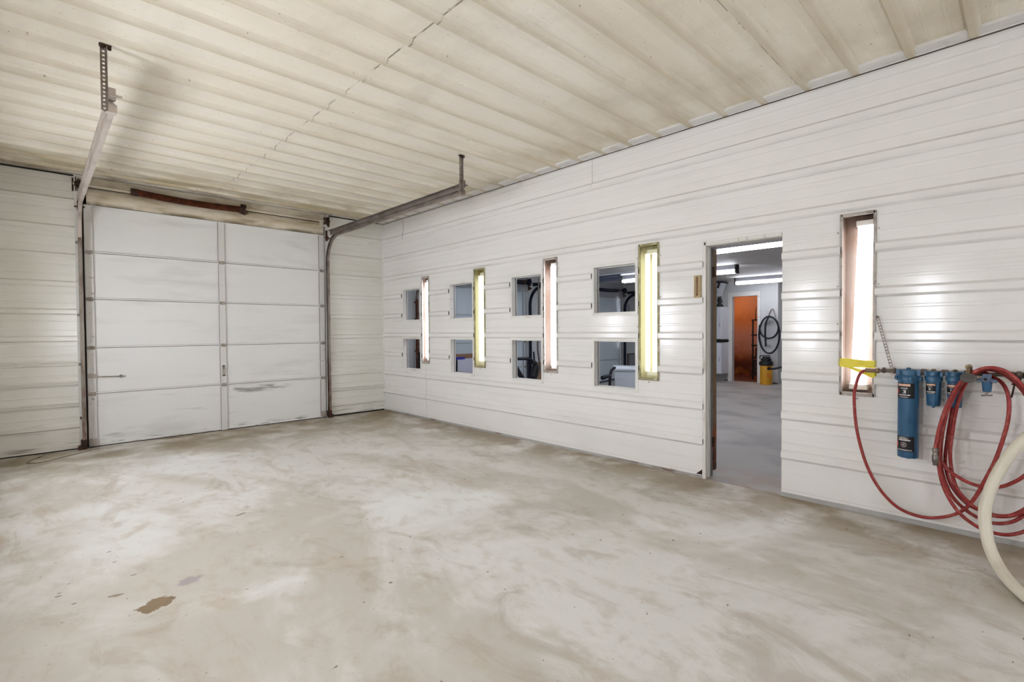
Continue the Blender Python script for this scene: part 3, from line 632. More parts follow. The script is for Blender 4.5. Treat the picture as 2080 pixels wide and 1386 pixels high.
def air_filter(c, R, ztop, zbot, head, num, label, big):
    r = thing('air_filter', label, 'air filter', (c[0], c[1], zbot), 'blue air filters on the pipe')
    mb = MB(); zh = ztop-.055*(1 if not big else 1.15)
    if big: mb.lathe((c[0],c[1],zbot), [(R*.80,0),(R*.98,.004),(R,.012),(R,zh-zbot+.01)], 36)
    else: mb.lathe((c[0],c[1],zbot), [(.006,-.012),(.007,-.004),(R*.86,.0),(R*.92,.008),(R,.09),(R,zh-zbot+.01)], 32)
    bowl = mb.build('bowl', M['blue'], r, smooth=True)
    mb = MB()
    mb.lathe((c[0],c[1],zh), [(R*1.05,-.002),(head,.0),(head,.024),(head*.93,.030),(head*.80,.032),(head*.78,ztop-zh),(head*.6,ztop-zh+.006)], 32)
    for sy in (-1, 1): mb.box((c[0]-.022,c[1]+sy*head*.70,zh+.028), (c[0]+.022,c[1]+sy*head*1.0,ztop+.004))
    if big:
        for k in range(6):
            a = PI*2*k/6+.3; mb.cyl((c[0]+math.cos(a)*head*1.02,c[1]+math.sin(a)*head*1.02,zh), (c[0]+math.cos(a)*head*1.02,c[1]+math.sin(a)*head*1.02,zh+.024), .013, 10)
    mb.build('head', M['blue'], r, smooth=True)
    mb = MB(); mb.lathe((c[0],c[1],ztop+.004), [(.012,0),(.012,.010),(.006,.014)], 6 if not big else 10); mb.build('top_plug', M['brass'] if not big else M['blue'], r)
    mb = MB(); mb.lathe((c[0],c[1],zbot), [(.005,-.014 if not big else -.012),(.009,-.006),(.009,.004)], 10); mb.build('drain_plug', M['blue'] if not big else M['chrome'], r)
    R1 = R+.0007; R2 = R+.0012; R3 = R+.0017
    if big:
        for z0, z1 in ((.840,.938), (.500,.597)):
            mb = MB(); cylpatch(mb, c, R1, -1.25, .72, z0, z1); lb = mb.build('label_plate', M['lblack'], r)
            mb = MB()
            p = lambda t, z: (c[0]-R2*math.cos(t), c[1]-R2*math.sin(t), z)
            zm = z0+.042
            for k in range(4): mb.face([p(-1.25+.085*k,zm-.03*(1-k/4)), p(-1.25+.085*(k+1),zm-.03*(1-(k+1)/4)), p(-1.25+.085*(k+1),zm+.03*(1-(k+1)/4)), p(-1.25+.085*k,zm+.03*(1-k/4))])
            mb.build('red_arrow', M['lred'], lb)
            if z0 > .8:
                mb = MB(); cylpatch(mb, c, R2, -1.0, .30, .918, .932); mb.build('title_band', M['lorange'], lb)
                mb = MB(); blurtext(mb, c, R2, -.85, .30, .858, .007, 3); blurtext(mb, c, R2, -.75, .1, .846, .004, 5); mb.build('small_print', M['lwhite'], lb)
                cyltext('STAGE', .0125, c, R2, -.30, .900, M['lwhite'], 'lettering', lb)
                cyltext(num, .030, c, R2, -.24, .872, M['lwhite'], 'number', lb, 1.45)
            else:
                mb = MB(); blurtext(mb, c, R2, -1.0, .5, .506, .006, 12); mb.build('bottom_print', M['lwhite'], lb)
                mb = MB(); blurtext(mb, c, R2, -.7, -.1, .588, .004, 8); blurtext(mb, c, R2, -.85, .15, .580, .005, 9); blurtext(mb, c, R2, -.85, .35, .568, .009, 10); mb.build('small_print', M['lwhite'], lb)
                mb = MB(); n = 20; cz = .542
                for k in range(n):
                    a, b = 2*PI*k/n, 2*PI*(k+1)/n
                    q = lambda rr, ang: p(-.30+rr*math.cos(ang)/R, cz+rr*math.sin(ang))
                    mb.face([q(.011,a), q(.016,a), q(.016,b), q(.011,b)]); mb.face([q(.0,a), q(.007,a), q(.007,b)])
                mb.build('seal_emblem', M['lgrey'], lb)
    else:
        mb = MB(); cylpatch(mb, c, R1, -1.25, .36, .880, .944); lb = mb.build('label_plate', M['lblack'], r)
        mb = MB(); cylpatch(mb, c, R2, -1.1, .30, .930, .940); mb.build('title_band', M['lorange'], lb)
        mb = MB(); blurtext(mb, c, R2, -1.0, .30, .888, .006, 21); blurtext(mb, c, R2, -.85, .2, .881, .003, 22); mb.build('small_print', M['lwhite'], lb)
        cyltext('STAGE', .0075, c, R2, -.48, .921, M['lwhite'], 'lettering', lb)
        cyltext(num, .019, c, R2, -.45, .902, M['lwhite'], 'number', lb, 1.5)
    return r
air_filter((-.1,-6.829), .0545, 1.018, .455, .062, '3', 'tallest blue air filter numbered 3, nearest the taped wall light', True)
air_filter((-.1,-6.953), .037, 1.014, .802, .0445, '2', 'short blue air filter numbered 2, between the tall filter and the hose', False)
air_filter((-.1,-7.053), .037, 1.016, .804, .0445, '1', 'short blue air filter partly hidden behind the red hose', False)
# regulator
c = (-.27,-7.201); r = thing('pressure_regulator', 'small blue regulator with grey winged head, hanging inside the top of the red coil', 'regulator', (c[0],c[1],.90))
mb = MB(); mb.lathe((c[0],c[1],.925), [(.016,0),(.019,.004),(.0225,.05),(.0225,.056)], 28); mb.build('bowl', M['blue'], r, smooth=True)
mb = MB()
for k in range(2):
    sg = (-1, 1)[k]; mb.obox((c[0],c[1]+sg*.024,.989), (.026,0,0), (0,.018,-sg*.004), (0,sg*.002,.008))
mb.box((c[0]-.02,c[1]-.018,.980), (c[0]+.02,c[1]+.018,1.026)); mb.lathe((c[0],c[1]+.005,.998), [(.019,0),(.019,.034),(.012,.036)], 18, (-1,0,0)); mb.build('head', M['bluegrey'], r, bevel=.004)
mb = MB(); mb.lathe((c[0]-.036,c[1]+.005,.998), [(.0085,0),(.0085,.002)], 14, (-1,0,0)); mb.build('port', M['dark'], r)
mb = MB(); mb.cyl((c[0],c[1],.902), (c[0],c[1],.927), .006, 8); mb.cyl((c[0]-.01,c[1]+.022,.903), (c[0]+.01,c[1]-.022,.906), .004, 8); mb.build('tee_handle', M['galv'], r)
mb = MB(); mb.cyl((c[0]+.02,c[1],.987), (-.105,c[1],.987), .008, 10); mb.cyl((-.105,c[1],.985), (-.105,c[1],1.004), .010, 10); mb.build('nipple', M['brass'], r)
# round fitting on an elbow
r = thing('disc_fitting', 'round dark grey disc fitting with brass elbow, above the left of the red coil', 'pipe fitting', (-.2,-7.12,1.0))
ax = Vector((-.40,.03,.90)).normalized(); cc = Vector((-.300,-7.125,.990))
mb = MB(); mb.lathe(cc, [(.033,0),(.036,.003),(.036,.020),(.034,.023),(.030,.0215)], 32, ax); mb.build('disc', mat('disc_grey', (88,84,80), .6), r, smooth=True)
mb = MB(); mb.tube([(-.1,-7.118,1.013), (-.1,-7.118,1.050), (-.115,-7.118,1.056), (-.20,-7.119,1.056)], .014, 12); mb.lathe((-.185,-7.119,1.056), [(.018,0),(.018,.02),(.012,.022)], 6, (-1,0,0)); mb.build('elbow', M['brass'], r, smooth=True)
mb = MB(); mb.tube([(-.20,-7.119,1.054), (-.25,-7.121,1.045), tuple(cc)], .009, 8); mb.build('stem', M['brass'], r)
# hose hook
r = thing('hose_hook', 'white metal hook behind the red coil, carrying it on the wall', 'hook', (0,-7.17,.95))
mb = MB(); mb.box((-.245,-7.160,.992), (0,-7.185,.999)); mb.box((-.006,-7.155,.915), (0,-7.19,1.0)); mb.build('arm', M['trim'], r)
# ball valve past the coil
r = thing('ball_valve', 'grey ball valve on the air pipe at the right edge, behind the red coil', 'valve', (-.1,-7.31,1.0))
mb = MB(); mb.lathe((-.1,-7.285,1.014), [(.014,0),(.02,.004),(.02,.02),(.015,.024),(.024,.034),(.024,.05),(.015,.058),(.02,.062),(.02,.08),(.014,.084)], 14, (0,-1,0)); mb.build('body', M['pipe'], r, smooth=True)
mb = MB(); mb.cyl((-.1,-7.325,1.014), (-.1,-7.325,.965), .010, 8); mb.box((-.108,-7.33,.958), (-.092,-7.296,.966)); mb.obox((-.1,-7.303,.925), (.006,0,0), (0,.004,.002), (0,.006,-.04)); mb.build('lever', M['rustdark'], r)

# ------------------------------------------------------------------ hoses
HOSE = [(-0.1,-6.596,1.007),(-0.1,-6.566,0.975),(-0.1,-6.544,0.892),(-0.1,-6.536,0.8),(-0.1,-6.551,0.605),(-0.1,-6.594,0.41),(-0.1,-6.65,0.27),(-0.1,-6.718,0.17),(-0.1,-6.796,0.107),(-0.11,-6.897,0.089),(-0.12,-6.982,0.108),(-0.13,-7.062,0.153),(-0.15,-7.118,0.218),(-0.17,-7.161,0.307),(-0.19,-7.199,0.415),(-0.2,-7.237,0.53),(-0.2,-7.266,0.653),(-0.2,-7.285,0.762),(-0.19,-7.289,0.859),(-0.18,-7.279,0.927),(-0.16,-7.254,0.977),(-0.13,-7.21,1.006),
(-0.102,-7.162,1.03),(-0.102,-7.098,0.964),(-0.102,-7.065,0.887),(-0.102,-7.043,0.794),(-0.102,-7.022,0.609),(-0.102,-7.012,0.455),(-0.102,-7.04,0.323),(-0.102,-7.104,0.232),(-0.102,-7.174,0.196),(-0.102,-7.254,0.187),(-0.102,-7.324,0.22),(-0.102,-7.391,0.316),(-0.102,-7.427,0.505),(-0.102,-7.41,0.723),(-0.102,-7.356,0.898),(-0.102,-7.287,0.997),
(-0.129,-7.216,1.041),(-0.129,-7.153,1.026),(-0.129,-7.088,0.963),(-0.129,-7.038,0.842),(-0.129,-7.008,0.703),(-0.129,-6.993,0.548),(-0.129,-7.001,0.397),(-0.129,-7.043,0.269),(-0.129,-7.106,0.194),(-0.129,-7.182,0.152),(-0.129,-7.255,0.149),(-0.129,-7.334,0.199),(-0.129,-7.406,0.327),(-0.129,-7.442,0.513),(-0.129,-7.424,0.729),(-0.129,-7.366,0.902),(-0.129,-7.297,1.006),
(-0.156,-7.223,1.048),(-0.156,-7.154,1.025),(-0.156,-7.106,0.96),(-0.156,-7.069,0.827),(-0.156,-7.047,0.651),(-0.156,-7.039,0.5),(-0.156,-7.063,0.34),(-0.156,-7.118,0.255),(-0.156,-7.183,0.206),(-0.156,-7.259,0.198),(-0.156,-7.344,0.243),(-0.156,-7.413,0.362),(-0.156,-7.433,0.544),(-0.156,-7.416,0.746),(-0.156,-7.356,0.917),(-0.156,-7.287,1.012),
(-0.183,-7.217,1.053),(-0.183,-7.149,1.029),(-0.183,-7.086,0.961),(-0.183,-7.034,0.832),(-0.183,-6.999,0.679),(-0.183,-6.984,0.556),(-0.183,-7.001,0.474),(-0.183,-7.042,0.422),(-0.183,-7.104,0.381),(-0.183,-7.172,0.361),(-0.183,-7.234,0.367),(-0.183,-7.303,0.407),(-0.183,-7.37,0.488),(-0.183,-7.421,0.642),(-0.183,-7.408,0.803),(-0.183,-7.347,0.947),(-0.183,-7.284,1.02),
(-0.21,-7.224,1.057),(-0.21,-7.157,1.037),(-0.21,-7.094,0.964),(-0.21,-7.04,0.83),(-0.21,-7.002,0.653),(-0.21,-6.989,0.501),(-0.21,-7.011,0.341),(-0.21,-7.068,0.214),(-0.21,-7.144,0.14),(-0.21,-7.227,0.112),(-0.21,-7.312,0.126),(-0.21,-7.392,0.198),(-0.21,-7.449,0.357),(-0.21,-7.454,0.545),(-0.21,-7.427,0.755),(-0.21,-7.362,0.928),(-0.21,-7.292,1.028),
(-0.237,-7.219,1.061),(-0.237,-7.148,1.035),(-0.237,-7.081,0.959),(-0.237,-7.025,0.814),(-0.237,-6.995,0.686),(-0.237,-6.982,0.594),(-0.237,-6.978,0.555)]
r = thing('air_hose', 'coiled red rubber air hose hanging on the wall beside the blue filters', 'hose', (-.1,-7.1,.1))
mb = MB(); mb.tube(smoothpath(HOSE, 6), .0098, 12); mb.build('hose', M['redhose'], r, smooth=True)
mb = MB(); mb.lathe((-.238,-6.978,.562), [(.015,0),(.016,.02),(.012,.024),(.013,.04),(.0165,.045),(.0165,.085),(.013,.09),(.013,.104)], 14, (0,0,-1)); mb.build('coupling', mat('coupling_steel', (128,122,114), .35, .7), r, smooth=True)
CREAM = [(-.05,-7.62,.70),(-.14,-7.54,.78),(-.22,-7.47,.80),(-0.30,-7.404,0.756),(-0.33,-7.371,0.714),(-0.36,-7.337,0.671),(-0.38,-7.295,0.598),(-0.4,-7.253,0.498),(-0.43,-7.221,0.39),(-0.46,-7.206,0.286),(-0.49,-7.214,0.195),(-0.52,-7.232,0.115),(-0.575,-7.264,0.055),(-0.684,-7.306,0.0285),(-0.813,-7.355,0.0285),(-0.9,-7.405,0.0285),(-0.991,-7.476,0.0285),(-1.15,-7.65,.0285),(-1.2,-7.9,.0285)]
mb = MB(); mb.tube(smoothpath(CREAM, 10), .0275, 20)
tag(mb.build('suction_hose', M['cream'], smooth=True), 'thick cream hose curving down to the floor in front of the red coil', 'hose')

# ------------------------------------------------------------------ the next room, seen through doorway and windows
SX = 8.3; SH = 2.47; FD0, FD1, FDZ = -2.29, -2.885, 2.09
mb = MB(); mb.box((.02,-9,-.1), (11,0,0)); struct(mb.build('floor_shop', M['shopfloor']))
mb = MB(); mb.box((WT,-9,SH), (9.5,.05,SH+.05)); struct(mb.build('ceiling_shop', M['shopceil']))
mb = MB(); sheet(mb, lambda s, o, z: (SX+o, s, z), -3.335, 0, 0, SH, [], [(FD1, FD0, -.01, FDZ)], caps=False)
sheet(mb, lambda s, o, z: (SX+.12+o, s, z), -3.335, 0, 0, SH, [], [(FD1, FD0, -.01, FDZ)], caps=False)
mb.box((SX,FD0,0), (SX+.12,FD0+.002,FDZ)); mb.box((SX,FD1,0), (SX+.12,FD1-.002,FDZ)); mb.box((SX,FD1,FDZ), (SX+.12,FD0,FDZ+.002))
struct(mb.build('wall_shop_far', M['shopwall']))
mb = MB(); mb.face([(SX,-3.335,0), (9.5,-3.335,0), (9.5,-3.335,SH), (SX,-3.335,SH)]); mb.face([(9.5,-3.335,0), (9.5,-9,0), (9.5,-9,SH), (9.5,-3.335,SH)]); mb.face([(WT,-9,0), (9.5,-9,0), (9.5,-9,SH), (WT,-9,SH)]); struct(mb.build('wall_shop_side', M['shopwall']))
mb = MB()
sheet(mb, WBk, WT, SX, 0, SH, [], [(.655,3.35,-.01,2.12), (4.2,6.9,-.01,2.12)], caps=False); struct(mb.build('wall_shop_back', M['shopwall']))
mb = MB(); mb.box((SX-.02,FD0+.10,0), (SX,FD0,FDZ+.10)); mb.box((SX-.02,FD1-.07,0), (SX,FD1,FDZ+.10)); mb.box((SX-.02,FD1,FDZ), (SX,FD0,FDZ+.10)); struct(mb.build('door_2', M['trim']))
mb = MB(); mb.box((SX-.012,-2.1,0), (SX,FD0+.10,.03)); mb.box((SX-.012,-3.33,0), (SX,FD1-.07,.03)); struct(mb.build('baseboard_shop', M['gapline']))
# orange store room behind the far doorway
mb = MB(); mb.face([(10.1,-3.2,0), (10.1,-1.2,0), (10.1,-1.2,2.4), (10.1,-3.2,2.4)]); mb.face([(8.42,-3.2,0), (10.1,-3.2,0), (10.1,-3.2,2.4), (8.42,-3.2,2.4)]); mb.face([(8.42,-1.2,0), (10.1,-1.2,0), (10.1,-1.2,2.4), (8.42,-1.2,2.4)])
mb.face([(8.42,-3.2,2.4), (10.1,-3.2,2.4), (10.1,-1.2,2.4), (8.42,-1.2,2.4)]); struct(mb.build('wall_store', M['orange']))
mb = MB(); mb.box((8.42,-3.2,0), (10.1,-1.2,.004)); struct(mb.build('floor_store', mat('store_floor', (92,48,34), .6)))
L = bpy.data.lights.new('store_bulb', 'POINT'); L.energy = 14; L.color = (1,.84,.64); L.shadow_soft_size = .06
lo = bpy.data.objects.new('store_bulb', L); COL.objects.link(lo); lo.location = (9.2,-1.75,2.15)
r = thing('ceiling_bulb', 'bare warm bulb holder on the orange room ceiling', 'lamp', (9.2,-1.75,2.3))
mb = MB(); mb.lathe((9.2,-1.75,2.4), [(.05,0),(.05,.03),(.025,.05),(.025,.09)], 16, (0,0,-1)); mb.build('holder', M['reflector'], r)
r = thing('shelf_rack', 'dark narrow shelf rack inside the orange room at the far doorway', 'shelf', (9.0,-2.56,0))
for y in (-2.50, -2.63):
    mb = MB(); mb.box((9.0,y,0), (9.04,y-.025,1.53)); mb.box((9.35,y,0), (9.39,y-.025,1.53)); mb.build('upright', M['dark'], r)
for z in (.12, .55, .85, 1.12, 1.5):
    mb = MB(); mb.box((8.98,-2.49,z), (9.40,-2.66,z+.035)); mb.build('shelf', M['dark'], r)
mb = MB(); mb.box((9.05,-2.52,.155), (9.35,-2.64,.50)); mb.lathe((9.15,-2.58,.585), [(.05,0),(.05,.2),(.02,.24)], 14)
tag(mb.build('carton', M['rustdark']), 'dark goods stacked on the lower shelves of the rack in the orange room', 'box')
mb = MB(); mb.tube([(9.1,-2.55,1.535), (9.08,-2.56,1.75), (9.1,-2.57,1.86)], [.012,.008,.005], 8)
tag(mb.build('rod', M['dark']), 'thin dark rod standing on top of the rack in the orange room', 'rod')
# two white wall cabinets left of that doorway
for za, zb, lb in ((1.045,1.835, 'upper white wall cabinet left of the orange doorway'), (.20,.965, 'lower white wall cabinet left of the orange doorway')):
    r = thing('wall_cabinet', lb, 'cabinet', (8.1,-1.9,za), 'white cabinets on the far wall')
    mb = MB(); mb.box((7.87,-1.55,za), (SX,-2.207,zb)); mb.build('body', M['cabinet'], r, bevel=.004)
    for ya, yb in ((-1.56,-1.875), (-1.885,-2.20)):
        mb = MB(); mb.box((7.852,ya,za+.01), (7.87,yb,zb-.01)); d = mb.build('door', M['cabinet'], r, bevel=.003)
        mb = MB(); mb.box((7.838,yb+.03,za+.30), (7.852,yb+.04,za+.40)); mb.build('handle', M['chrome'], d)
mb = MB(); mb.box((7.84,-1.55,1.0), (SX,-2.215,1.02)); tag(mb.build('shelf', M['dark']), 'thin dark shelf in the gap between the two white wall cabinets', 'shelf')
# black tool on top of the upper cabinet
r = thing('hand_tool', 'black upright tool with a two pronged top, on the upper white cabinet', 'tool', (8.0,-2.08,1.835))
mb = MB(); mb.lathe((8.0,-2.10,1.837), [(.06,0),(.065,.05),(.045,.10),(.06,.16),(.05,.20),(.02,.22)], 14); mb.tube([(8.0,-2.10,2.04), (8.0,-2.065,2.10)], [.022,.008], 8); mb.tube([(8.0,-2.10,2.04), (8.0,-2.14,2.10)], [.022,.008], 8); mb.build('body', M['black'], r, smooth=True)
mb = MB(); mb.tube([(8.0,-2.13,1.97), (8.0,-2.18,1.96)], .012, 8); mb.tube([(8.0,-2.11,1.93), (8.0,-2.19,1.845)], [.02,.02], 8); mb.build('handle', M['black'], r)
# wall bracket under the ceiling
r = thing('wall_bracket', 'white triangular bracket with black arm under the ceiling, above the cabinets', 'bracket', (8.2,-2.05,2.1))
mb = MB()
for x in (7.95, 8.22):
    mb.face([(x,-1.95,2.42), (x,-2.17,2.42), (x,-2.06,2.10), (x,-1.95,2.10)])
mb.face([(7.95,-2.17,2.42), (8.22,-2.17,2.42), (8.22,-2.06,2.10), (7.95,-2.06,2.10)]); mb.face([(7.95,-1.95,2.10), (8.22,-1.95,2.10), (8.22,-2.06,2.10), (7.95,-2.06,2.10)]); mb.build('plate', M['cabinet'], r)
mb = MB(); mb.box((7.93,-1.95,2.42), (8.29,-2.19,2.45)); mb.obox((7.94,-2.10,2.36), (.01,0,0), (0,.02,.008), (0,.02,-.06)); mb.build('arm', M['black'], r)
mb = MB(); mb.box((7.93,-1.90,2.12), (7.97,-1.965,2.38)); mb.build('block', M['rust'], r)
# ceiling tubes
def shop_light(x, ya, yb, label):
    r = thing('tube_light', label, 'ceiling light', (x,(ya+yb)/2,SH), 'tube lights on the next room ceiling')
    mb = MB(); mb.box((x-.045,ya,SH-.085), (x+.045,yb,SH+.004)); mb.build('channel', M['panelgrey'], r, bevel=.004)
    for sx in (-.04, .04):
        mb = MB(); mb.tube([(x+sx,ya-.03,SH-.13), (x+sx,yb+.03,SH-.13)], .025, 14); mb.build('tube', M['tube_shop'], r, smooth=True)
    for y in (ya-.012, yb+.012):
        mb = MB(); mb.box((x-.065,y-.012,SH-.16), (x+.065,y+.012,SH)); mb.build('end_cap', M['dark'], r)
shop_light(2.53,-3.95,-6.35, 'long bright ceiling tube seen nearest, along the top of the doorway')
shop_light(2.53,-1.2,-3.62, 'ceiling tube near the third window pair, in line with the doorway tube')
shop_light(.75,-.9,-3.32, 'added unseen ceiling tube close behind the partition, above the windows nearest the corner')  # out of view; added to brighten what the corner windows show
shop_light(5.11,-1.22,-3.68, 'middle ceiling tube ending inside the doorway, with dark end cap')
shop_light(7.55,-2.66,-5.06, 'farthest ceiling tube, close to the far wall above the orange doorway')
mb = MB(); mb.tube([(4.52,-.6,SH-.02), (4.52,-1.85,SH-.02)], .014, 8); mb.tube([(4.52,-1.85,SH-.02), (5.05,-1.85,SH-.02)], .014, 8)
tag(mb.build('conduit', M['cabinet']), 'thin white conduit on the next room ceiling, seen through the nearest upper window', 'conduit')
# hose coil, hanger and drum vacuum
r = thing('vacuum_hose', 'dark blue ribbed hose coiled on the far wall above the yellow drum', 'hose', (8.25,-3.17,.7))
P = []
for k in range(25):
    a = PI*.5+2*PI*k/24; P.append((8.22-.02*k/24, -3.175+.222*math.cos(a), 1.15+.43*math.sin(a)))
for k in range(1, 20):
    a = PI*.5+2*PI*k/24*1.0; P.append((8.19, -3.175+.205*math.cos(a), 1.32+.25*math.sin(a)))
mb = MB(); mb.tube(smoothpath(P, 3), .020, 10); mb.tube(smoothpath([(8.2,-3.18,1.58), (8.17,-3.12,1.45), (8.17,-3.10,1.2), (8.17,-3.115,.88)], 6), .02, 10); mb.build('hose', M['blacktube'], r, smooth=True)
r = thing('wall_hook', 'grey wire hook holding the dark blue hose on the far wall', 'hook', (8.28,-3.22,1.6))
mb = MB(); mb.tube(smoothpath([(8.25,-3.145,1.56), (8.27,-3.18,1.70), (8.28,-3.22,1.755), (8.27,-3.26,1.70), (8.25,-3.295,1.56)], 6), .011, 8); mb.build('wire', M['galv'], r)
r = thing('drum_vacuum', 'yellow drum vacuum with black motor head, on the floor beside the far doorway', 'vacuum cleaner', (8.02,-3.17,0))
mb = MB(); mb.lathe((8.05,-3.165,.003), [(.125,0),(.128,.01),(.128,.44),(.122,.455)], 28); mb.build('drum', M['yellow'], r, smooth=True)
mb = MB(); mb.lathe((8.05,-3.165,.445), [(.145,0),(.15,.03),(.14,.09),(.11,.10),(.11,.16),(.09,.17)], 24); mb.box((7.99,-3.10,.60), (8.11,-3.23,.645)); mb.build('motor_head', M['black'], r)
mb = MB(); mb.tube([(7.97,-3.05,.60), (7.97,-3.06,.67), (7.97,-3.27,.67), (7.97,-3.28,.60)], .012, 8); mb.build('handle', M['black'], r)
mb = MB(); mb.tube(smoothpath([(7.93,-3.27,.38), (7.92,-3.36,.38), (7.95,-3.5,.42), (8.0,-3.68,.48)], 5), .022, 10); mb.lathe((7.95,-3.25,.38), [(.035,0),(.03,.05)], 12, (-.6,-.8,0)); mb.build('inlet_hose', M['blacktube'], r, smooth=True)
mb = MB(); mb.box((7.914,-3.235,.17), (7.93,-3.29,.27)); mb.build('sticker', mat('sticker_orange', (214,110,30), .5), r)
# garage doors of the next room
garage_door(.655, 3.35, 2.12, 4, 'bluish white garage door of the next room, seen through the two windows nearest the corner', M['shopdoor'], M['shopdoor'], yoff=.02)
garage_door(4.2, 6.9, 2.12, 4, 'white garage door of the next room, seen through the nearest pair of windows', M['shopdoor'], M['shopdoor'], yoff=.02)
door_track(.60, 1, 2.20, -2.2, 'rust red garage door track seen through the window pair nearest the corner', M['rust'], M['galv'], foot=False, ztop=SH)
door_track(3.40, -1, 2.20, -2.3, 'dark garage door track with curved top, seen through the third window pair', M['darksteel'], M['darksteel'], foot=False, ztop=SH)
door_track(6.95, -1, 2.20, -2.3, 'dark garage door track seen through the nearest window pair, beside the yellowed light', M['darksteel'], M['darksteel'], foot=False, ztop=SH)
torsion(.60, 3.36, 2.31, 'dark spring shaft over the next room garage door, through the third upper window', (1.5,3.2), M['darksteel'], M['darksteel'], M['darksteel'], 2.0)
torsion(4.15, 6.93, 2.31, 'dark spring shaft over the next room garage door, through the nearest upper window', (5.0,6.6), M['darksteel'], M['darksteel'], M['darksteel'], 5.5)
mb = MB(); mb.box((.62,-.018,2.11), (3.40,.0,SH)); mb.box((4.17,-.018,2.11), (6.94,.0,SH)); struct(mb.build('trim_8', M['shophead']))
# things standing in the next room
r = thing('storage_box', 'pale grey open box with blue rim and brown lining, through the second lower window', 'box', (1.4,-.5,0))
mb = MB(); mb.box((1.02,-.62,0), (1.95,-.60,.815)); mb.box((1.02,-.62,0), (1.04,-.15,.815)); mb.box((1.93,-.62,0), (1.95,-.15,.815)); mb.box((1.02,-.62,0), (1.95,-.15,.02)); mb.build('walls', M['boxgrey'], r)
mb = MB(); mb.box((1.012,-.628,.805), (1.20,-.594,.845)); mb.build('rim', M['boxblue'], r)
mb = MB(); mb.box((1.02,-.17,0), (1.95,-.15,.87)); mb.box((1.02,-.60,.86), (1.045,-.15,.88)); mb.build('lining', M['boxbrown'], r)
r = thing('work_stand', 'black tubular stand with a curved arm, through the third lower window', 'stand', (2.1,-1.2,0))
mb = MB(); mb.tube(smoothpath([(1.72,-1.2,.80), (1.9,-1.2,.80), (2.13,-1.2,.79), (2.27,-1.2,.74), (2.35,-1.2,.62), (2.345,-1.2,.47), (2.25,-1.2,.33), (2.22,-1.2,.2)], 5), .028, 12); mb.build('arm', M['blacktube'], r, smooth=True)
mb = MB(); mb.tube([(2.17,-1.2,.82), (2.17,-1.2,.03)], .024, 10); mb.build('post', M['darksteel'], r)
mb = MB(); mb.tube([(1.84,-1.2,.70), (1.93,-1.2,.56), (2.05,-1.2,.42), (2.12,-1.2,.05)], [.035,.045,.045,.035], 10); mb.build('brace', M['blacktube'], r, smooth=True)
mb = MB(); mb.tube(smoothpath([(2.20,-1.24,.74), (2.30,-1.24,.70), (2.31,-1.24,.56), (2.24,-1.24,.42)], 4), [.05]*6+[.07]*6+[.04], 12); mb.build('saddle', M['black'], r, smooth=True)
mb = MB(); mb.tube([(2.33,-1.2,.74), (2.315,-1.2,.91)], [.018,.014], 8); mb.build('upright_handle', M['blacktube'], r)
mb = MB(); mb.box((1.8,-1.3,0), (2.5,-1.25,.04)); mb.box((2.1,-1.5,0), (2.2,-.95,.04)); mb.build('base', M['darksteel'], r)
r = thing('plywood_panel', 'brown board leaning behind the black stand, through the third lower window', 'board', (3.0,-.75,0))
mb = MB(); mb.obox((3.02,-.70,.33), (.13,0,0), (0,.012,0), (0,.05,.33)); mb.build('board', M['boxbrown'], r)
mb = MB(); mb.tube(smoothpath([(2.03,-1.6,2.19), (2.026,-1.6,1.9), (2.022,-1.6,1.5), (1.995,-1.6,1.05), (2.01,-1.6,.88), (2.06,-1.6,.62), (2.10,-1.6,.40), (2.12,-1.6,.2), (2.13,-1.6,.02)], 4), .014, 8)
tag(mb.build('rope', M['gapline']), 'grey brown rope hanging in the next room, at the right of the third windows', 'rope')
r = thing('white_chest', 'low white chest with rounded lid, through the nearest lower window', 'chest', (3.5,-2.3,0))
A, Bk = Vector((.57,-.82,0)), Vector((.84,.58,0)); c0 = Vector((2.95,-2.5,0))
mb = MB(); mb.obox(c0+A*.42+Bk*.26+Vector((0,0,.292)), A*.42, Bk*.25, (0,0,.292)); mb.build('body', M['cabinet'], r, bevel=.015)
mb = MB(); mb.tube([c0-A*.04+Bk*.02+Vector((0,0,.618)), c0+A*.88+Bk*.02+Vector((0,0,.618))], .036, 16); mb.obox(c0+A*.42+Bk*.27+Vector((0,0,.624)), A*.45, Bk*.25, (0,0,.026)); mb.build('lid', M['cabinet'], r, smooth=True)
r = thing('floor_jack', 'black handled stand beside the white chest, through the nearest lower window', 'stand', (2.990,-2.250,0))
mb = MB(); mb.tube(smoothpath([(2.840,-2.570,.66), (2.740,-2.570,.61), (2.705,-2.570,.50), (2.695,-2.570,.36), (2.680,-2.570,.28), (2.680,-2.570,.03)], 5), [.024]*26, 10); mb.build('mast', M['blacktube'], r, smooth=True)
mb = MB(); mb.tube([(2.490,-2.570,.51), (2.540,-2.570,.52), (2.710,-2.570,.535)], [.036,.038,.03], 12); mb.build('grip', M['blacktube'], r, smooth=True)
mb = MB(); mb.tube([(2.360,-2.570,.44), (2.840,-2.550,.46)], .016, 8); mb.build('crossbar', M['blacktube'], r)
mb = MB(); mb.lathe((2.800,-2.610,.28), [(.06,0),(.075,.01),(.075,.05),(.06,.06)], 18, (0,1,0)); mb.tube([(2.800,-2.580,.28), (2.800,-2.580,.02)], .02, 8); mb.build('wheel', M['blacktube'], r)
mb = MB(); mb.box((2.440,-2.610,0), (2.890,-2.510,.03)); mb.build('base', M['darksteel'], r)
mb = MB(); mb.box((7.02,-.02,1.40), (7.28,-.0,1.96)); tag(mb.build('wall_panel', M['shophead']), 'grey rectangular panel on the next room wall, right of the garage track', 'panel')
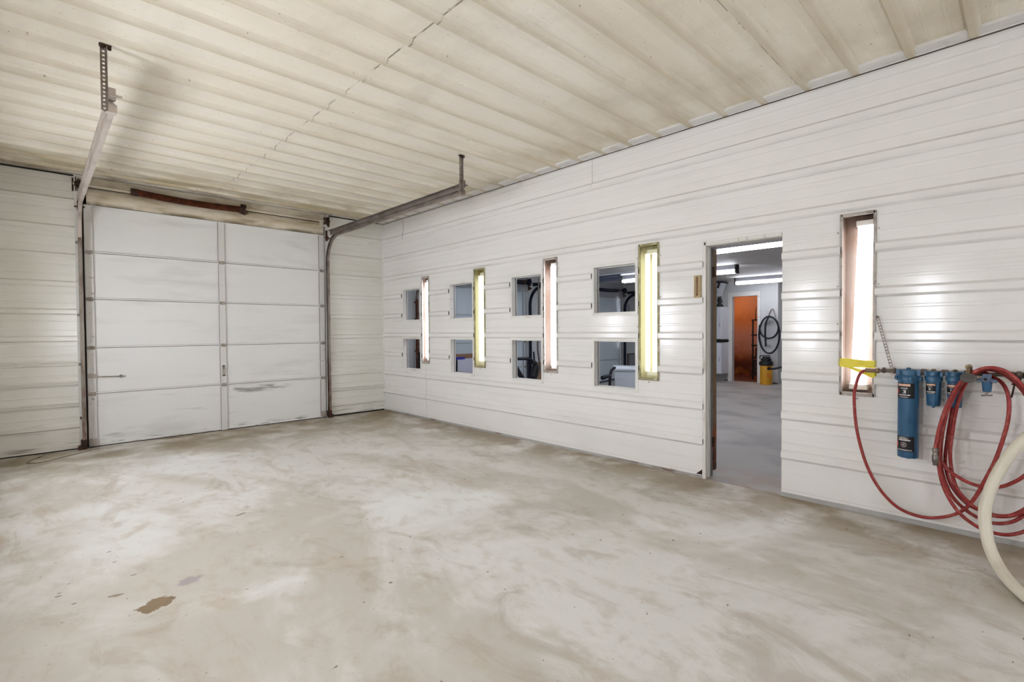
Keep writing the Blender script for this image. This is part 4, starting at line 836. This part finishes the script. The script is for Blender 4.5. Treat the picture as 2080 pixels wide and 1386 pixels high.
r = thing('vent_panel', 'small dark framed grey panel low on the next room wall, above the white chest', 'panel', (7.35,0,.3))
mb = MB(); mb.box((7.15,-.02,.28), (7.50,0,.66)); mb.build('frame', M['gapline'], r)
mb = MB(); mb.box((7.22,-.03,.28), (7.48,-.02,.63)); mb.build('grille', M['panelgrey'], r)
mb = MB(); mb.tube(smoothpath([(.63,-.16,.95), (.60,-.16,.86), (.61,-.16,.70), (.57,-.16,.5)], 4), [.03]*4+[.045]*8+[.04], 10); mb.tube([(.62,-.16,.78), (.74,-.16,.95)], [.03,.022], 8)
tag(mb.build('cord_bundle', M['blacktube'], smooth=True), 'dark bundle of cord hung on the rust red track, through the lower corner window', 'cord')

# ------------------------------------------------------------------ world, camera, view
w = bpy.data.worlds.new('world'); S.world = w; w.use_nodes = True
w.node_tree.nodes['Background'].inputs[0].default_value = (.5,.5,.5,1); w.node_tree.nodes['Background'].inputs[1].default_value = .02
yaw, pitch, roll = map(math.radians, (43.89373312, -1.18985934, -.41112138))
f = Vector((math.sin(yaw)*math.cos(pitch), math.cos(yaw)*math.cos(pitch), math.sin(pitch))); rr = Vector((math.cos(yaw), -math.sin(yaw), 0)); u = rr.cross(f)
r2 = rr*math.cos(roll)+u*math.sin(roll); u2 = r2.cross(f)
cd = bpy.data.cameras.new('camera'); cam = bpy.data.objects.new('camera', cd); COL.objects.link(cam)
mw = Matrix((r2, u2, -f)).transposed().to_4x4(); mw.translation = (-4.14728896, -7.35684816, 1.29024153); cam.matrix_world = mw
cd.sensor_width = 36; cd.lens = 36*1007.4926/2080; cd.clip_start = .02; S.camera = cam
vs = S.view_settings; vs.view_transform = 'Standard'; vs.look = 'None'; vs.gamma = 1; vs.exposure = 0.35
c = S.cycles; c.max_bounces = 8; c.diffuse_bounces = 5; c.glossy_bounces = 3; c.transparent_max_bounces = 10; c.transmission_bounces = 3; c.use_adaptive_sampling = True; c.adaptive_threshold = .10; c.adaptive_min_samples = 12
c.caustics_reflective = False; c.caustics_refractive = False; c.sample_clamp_indirect = 8; c.use_denoising = True
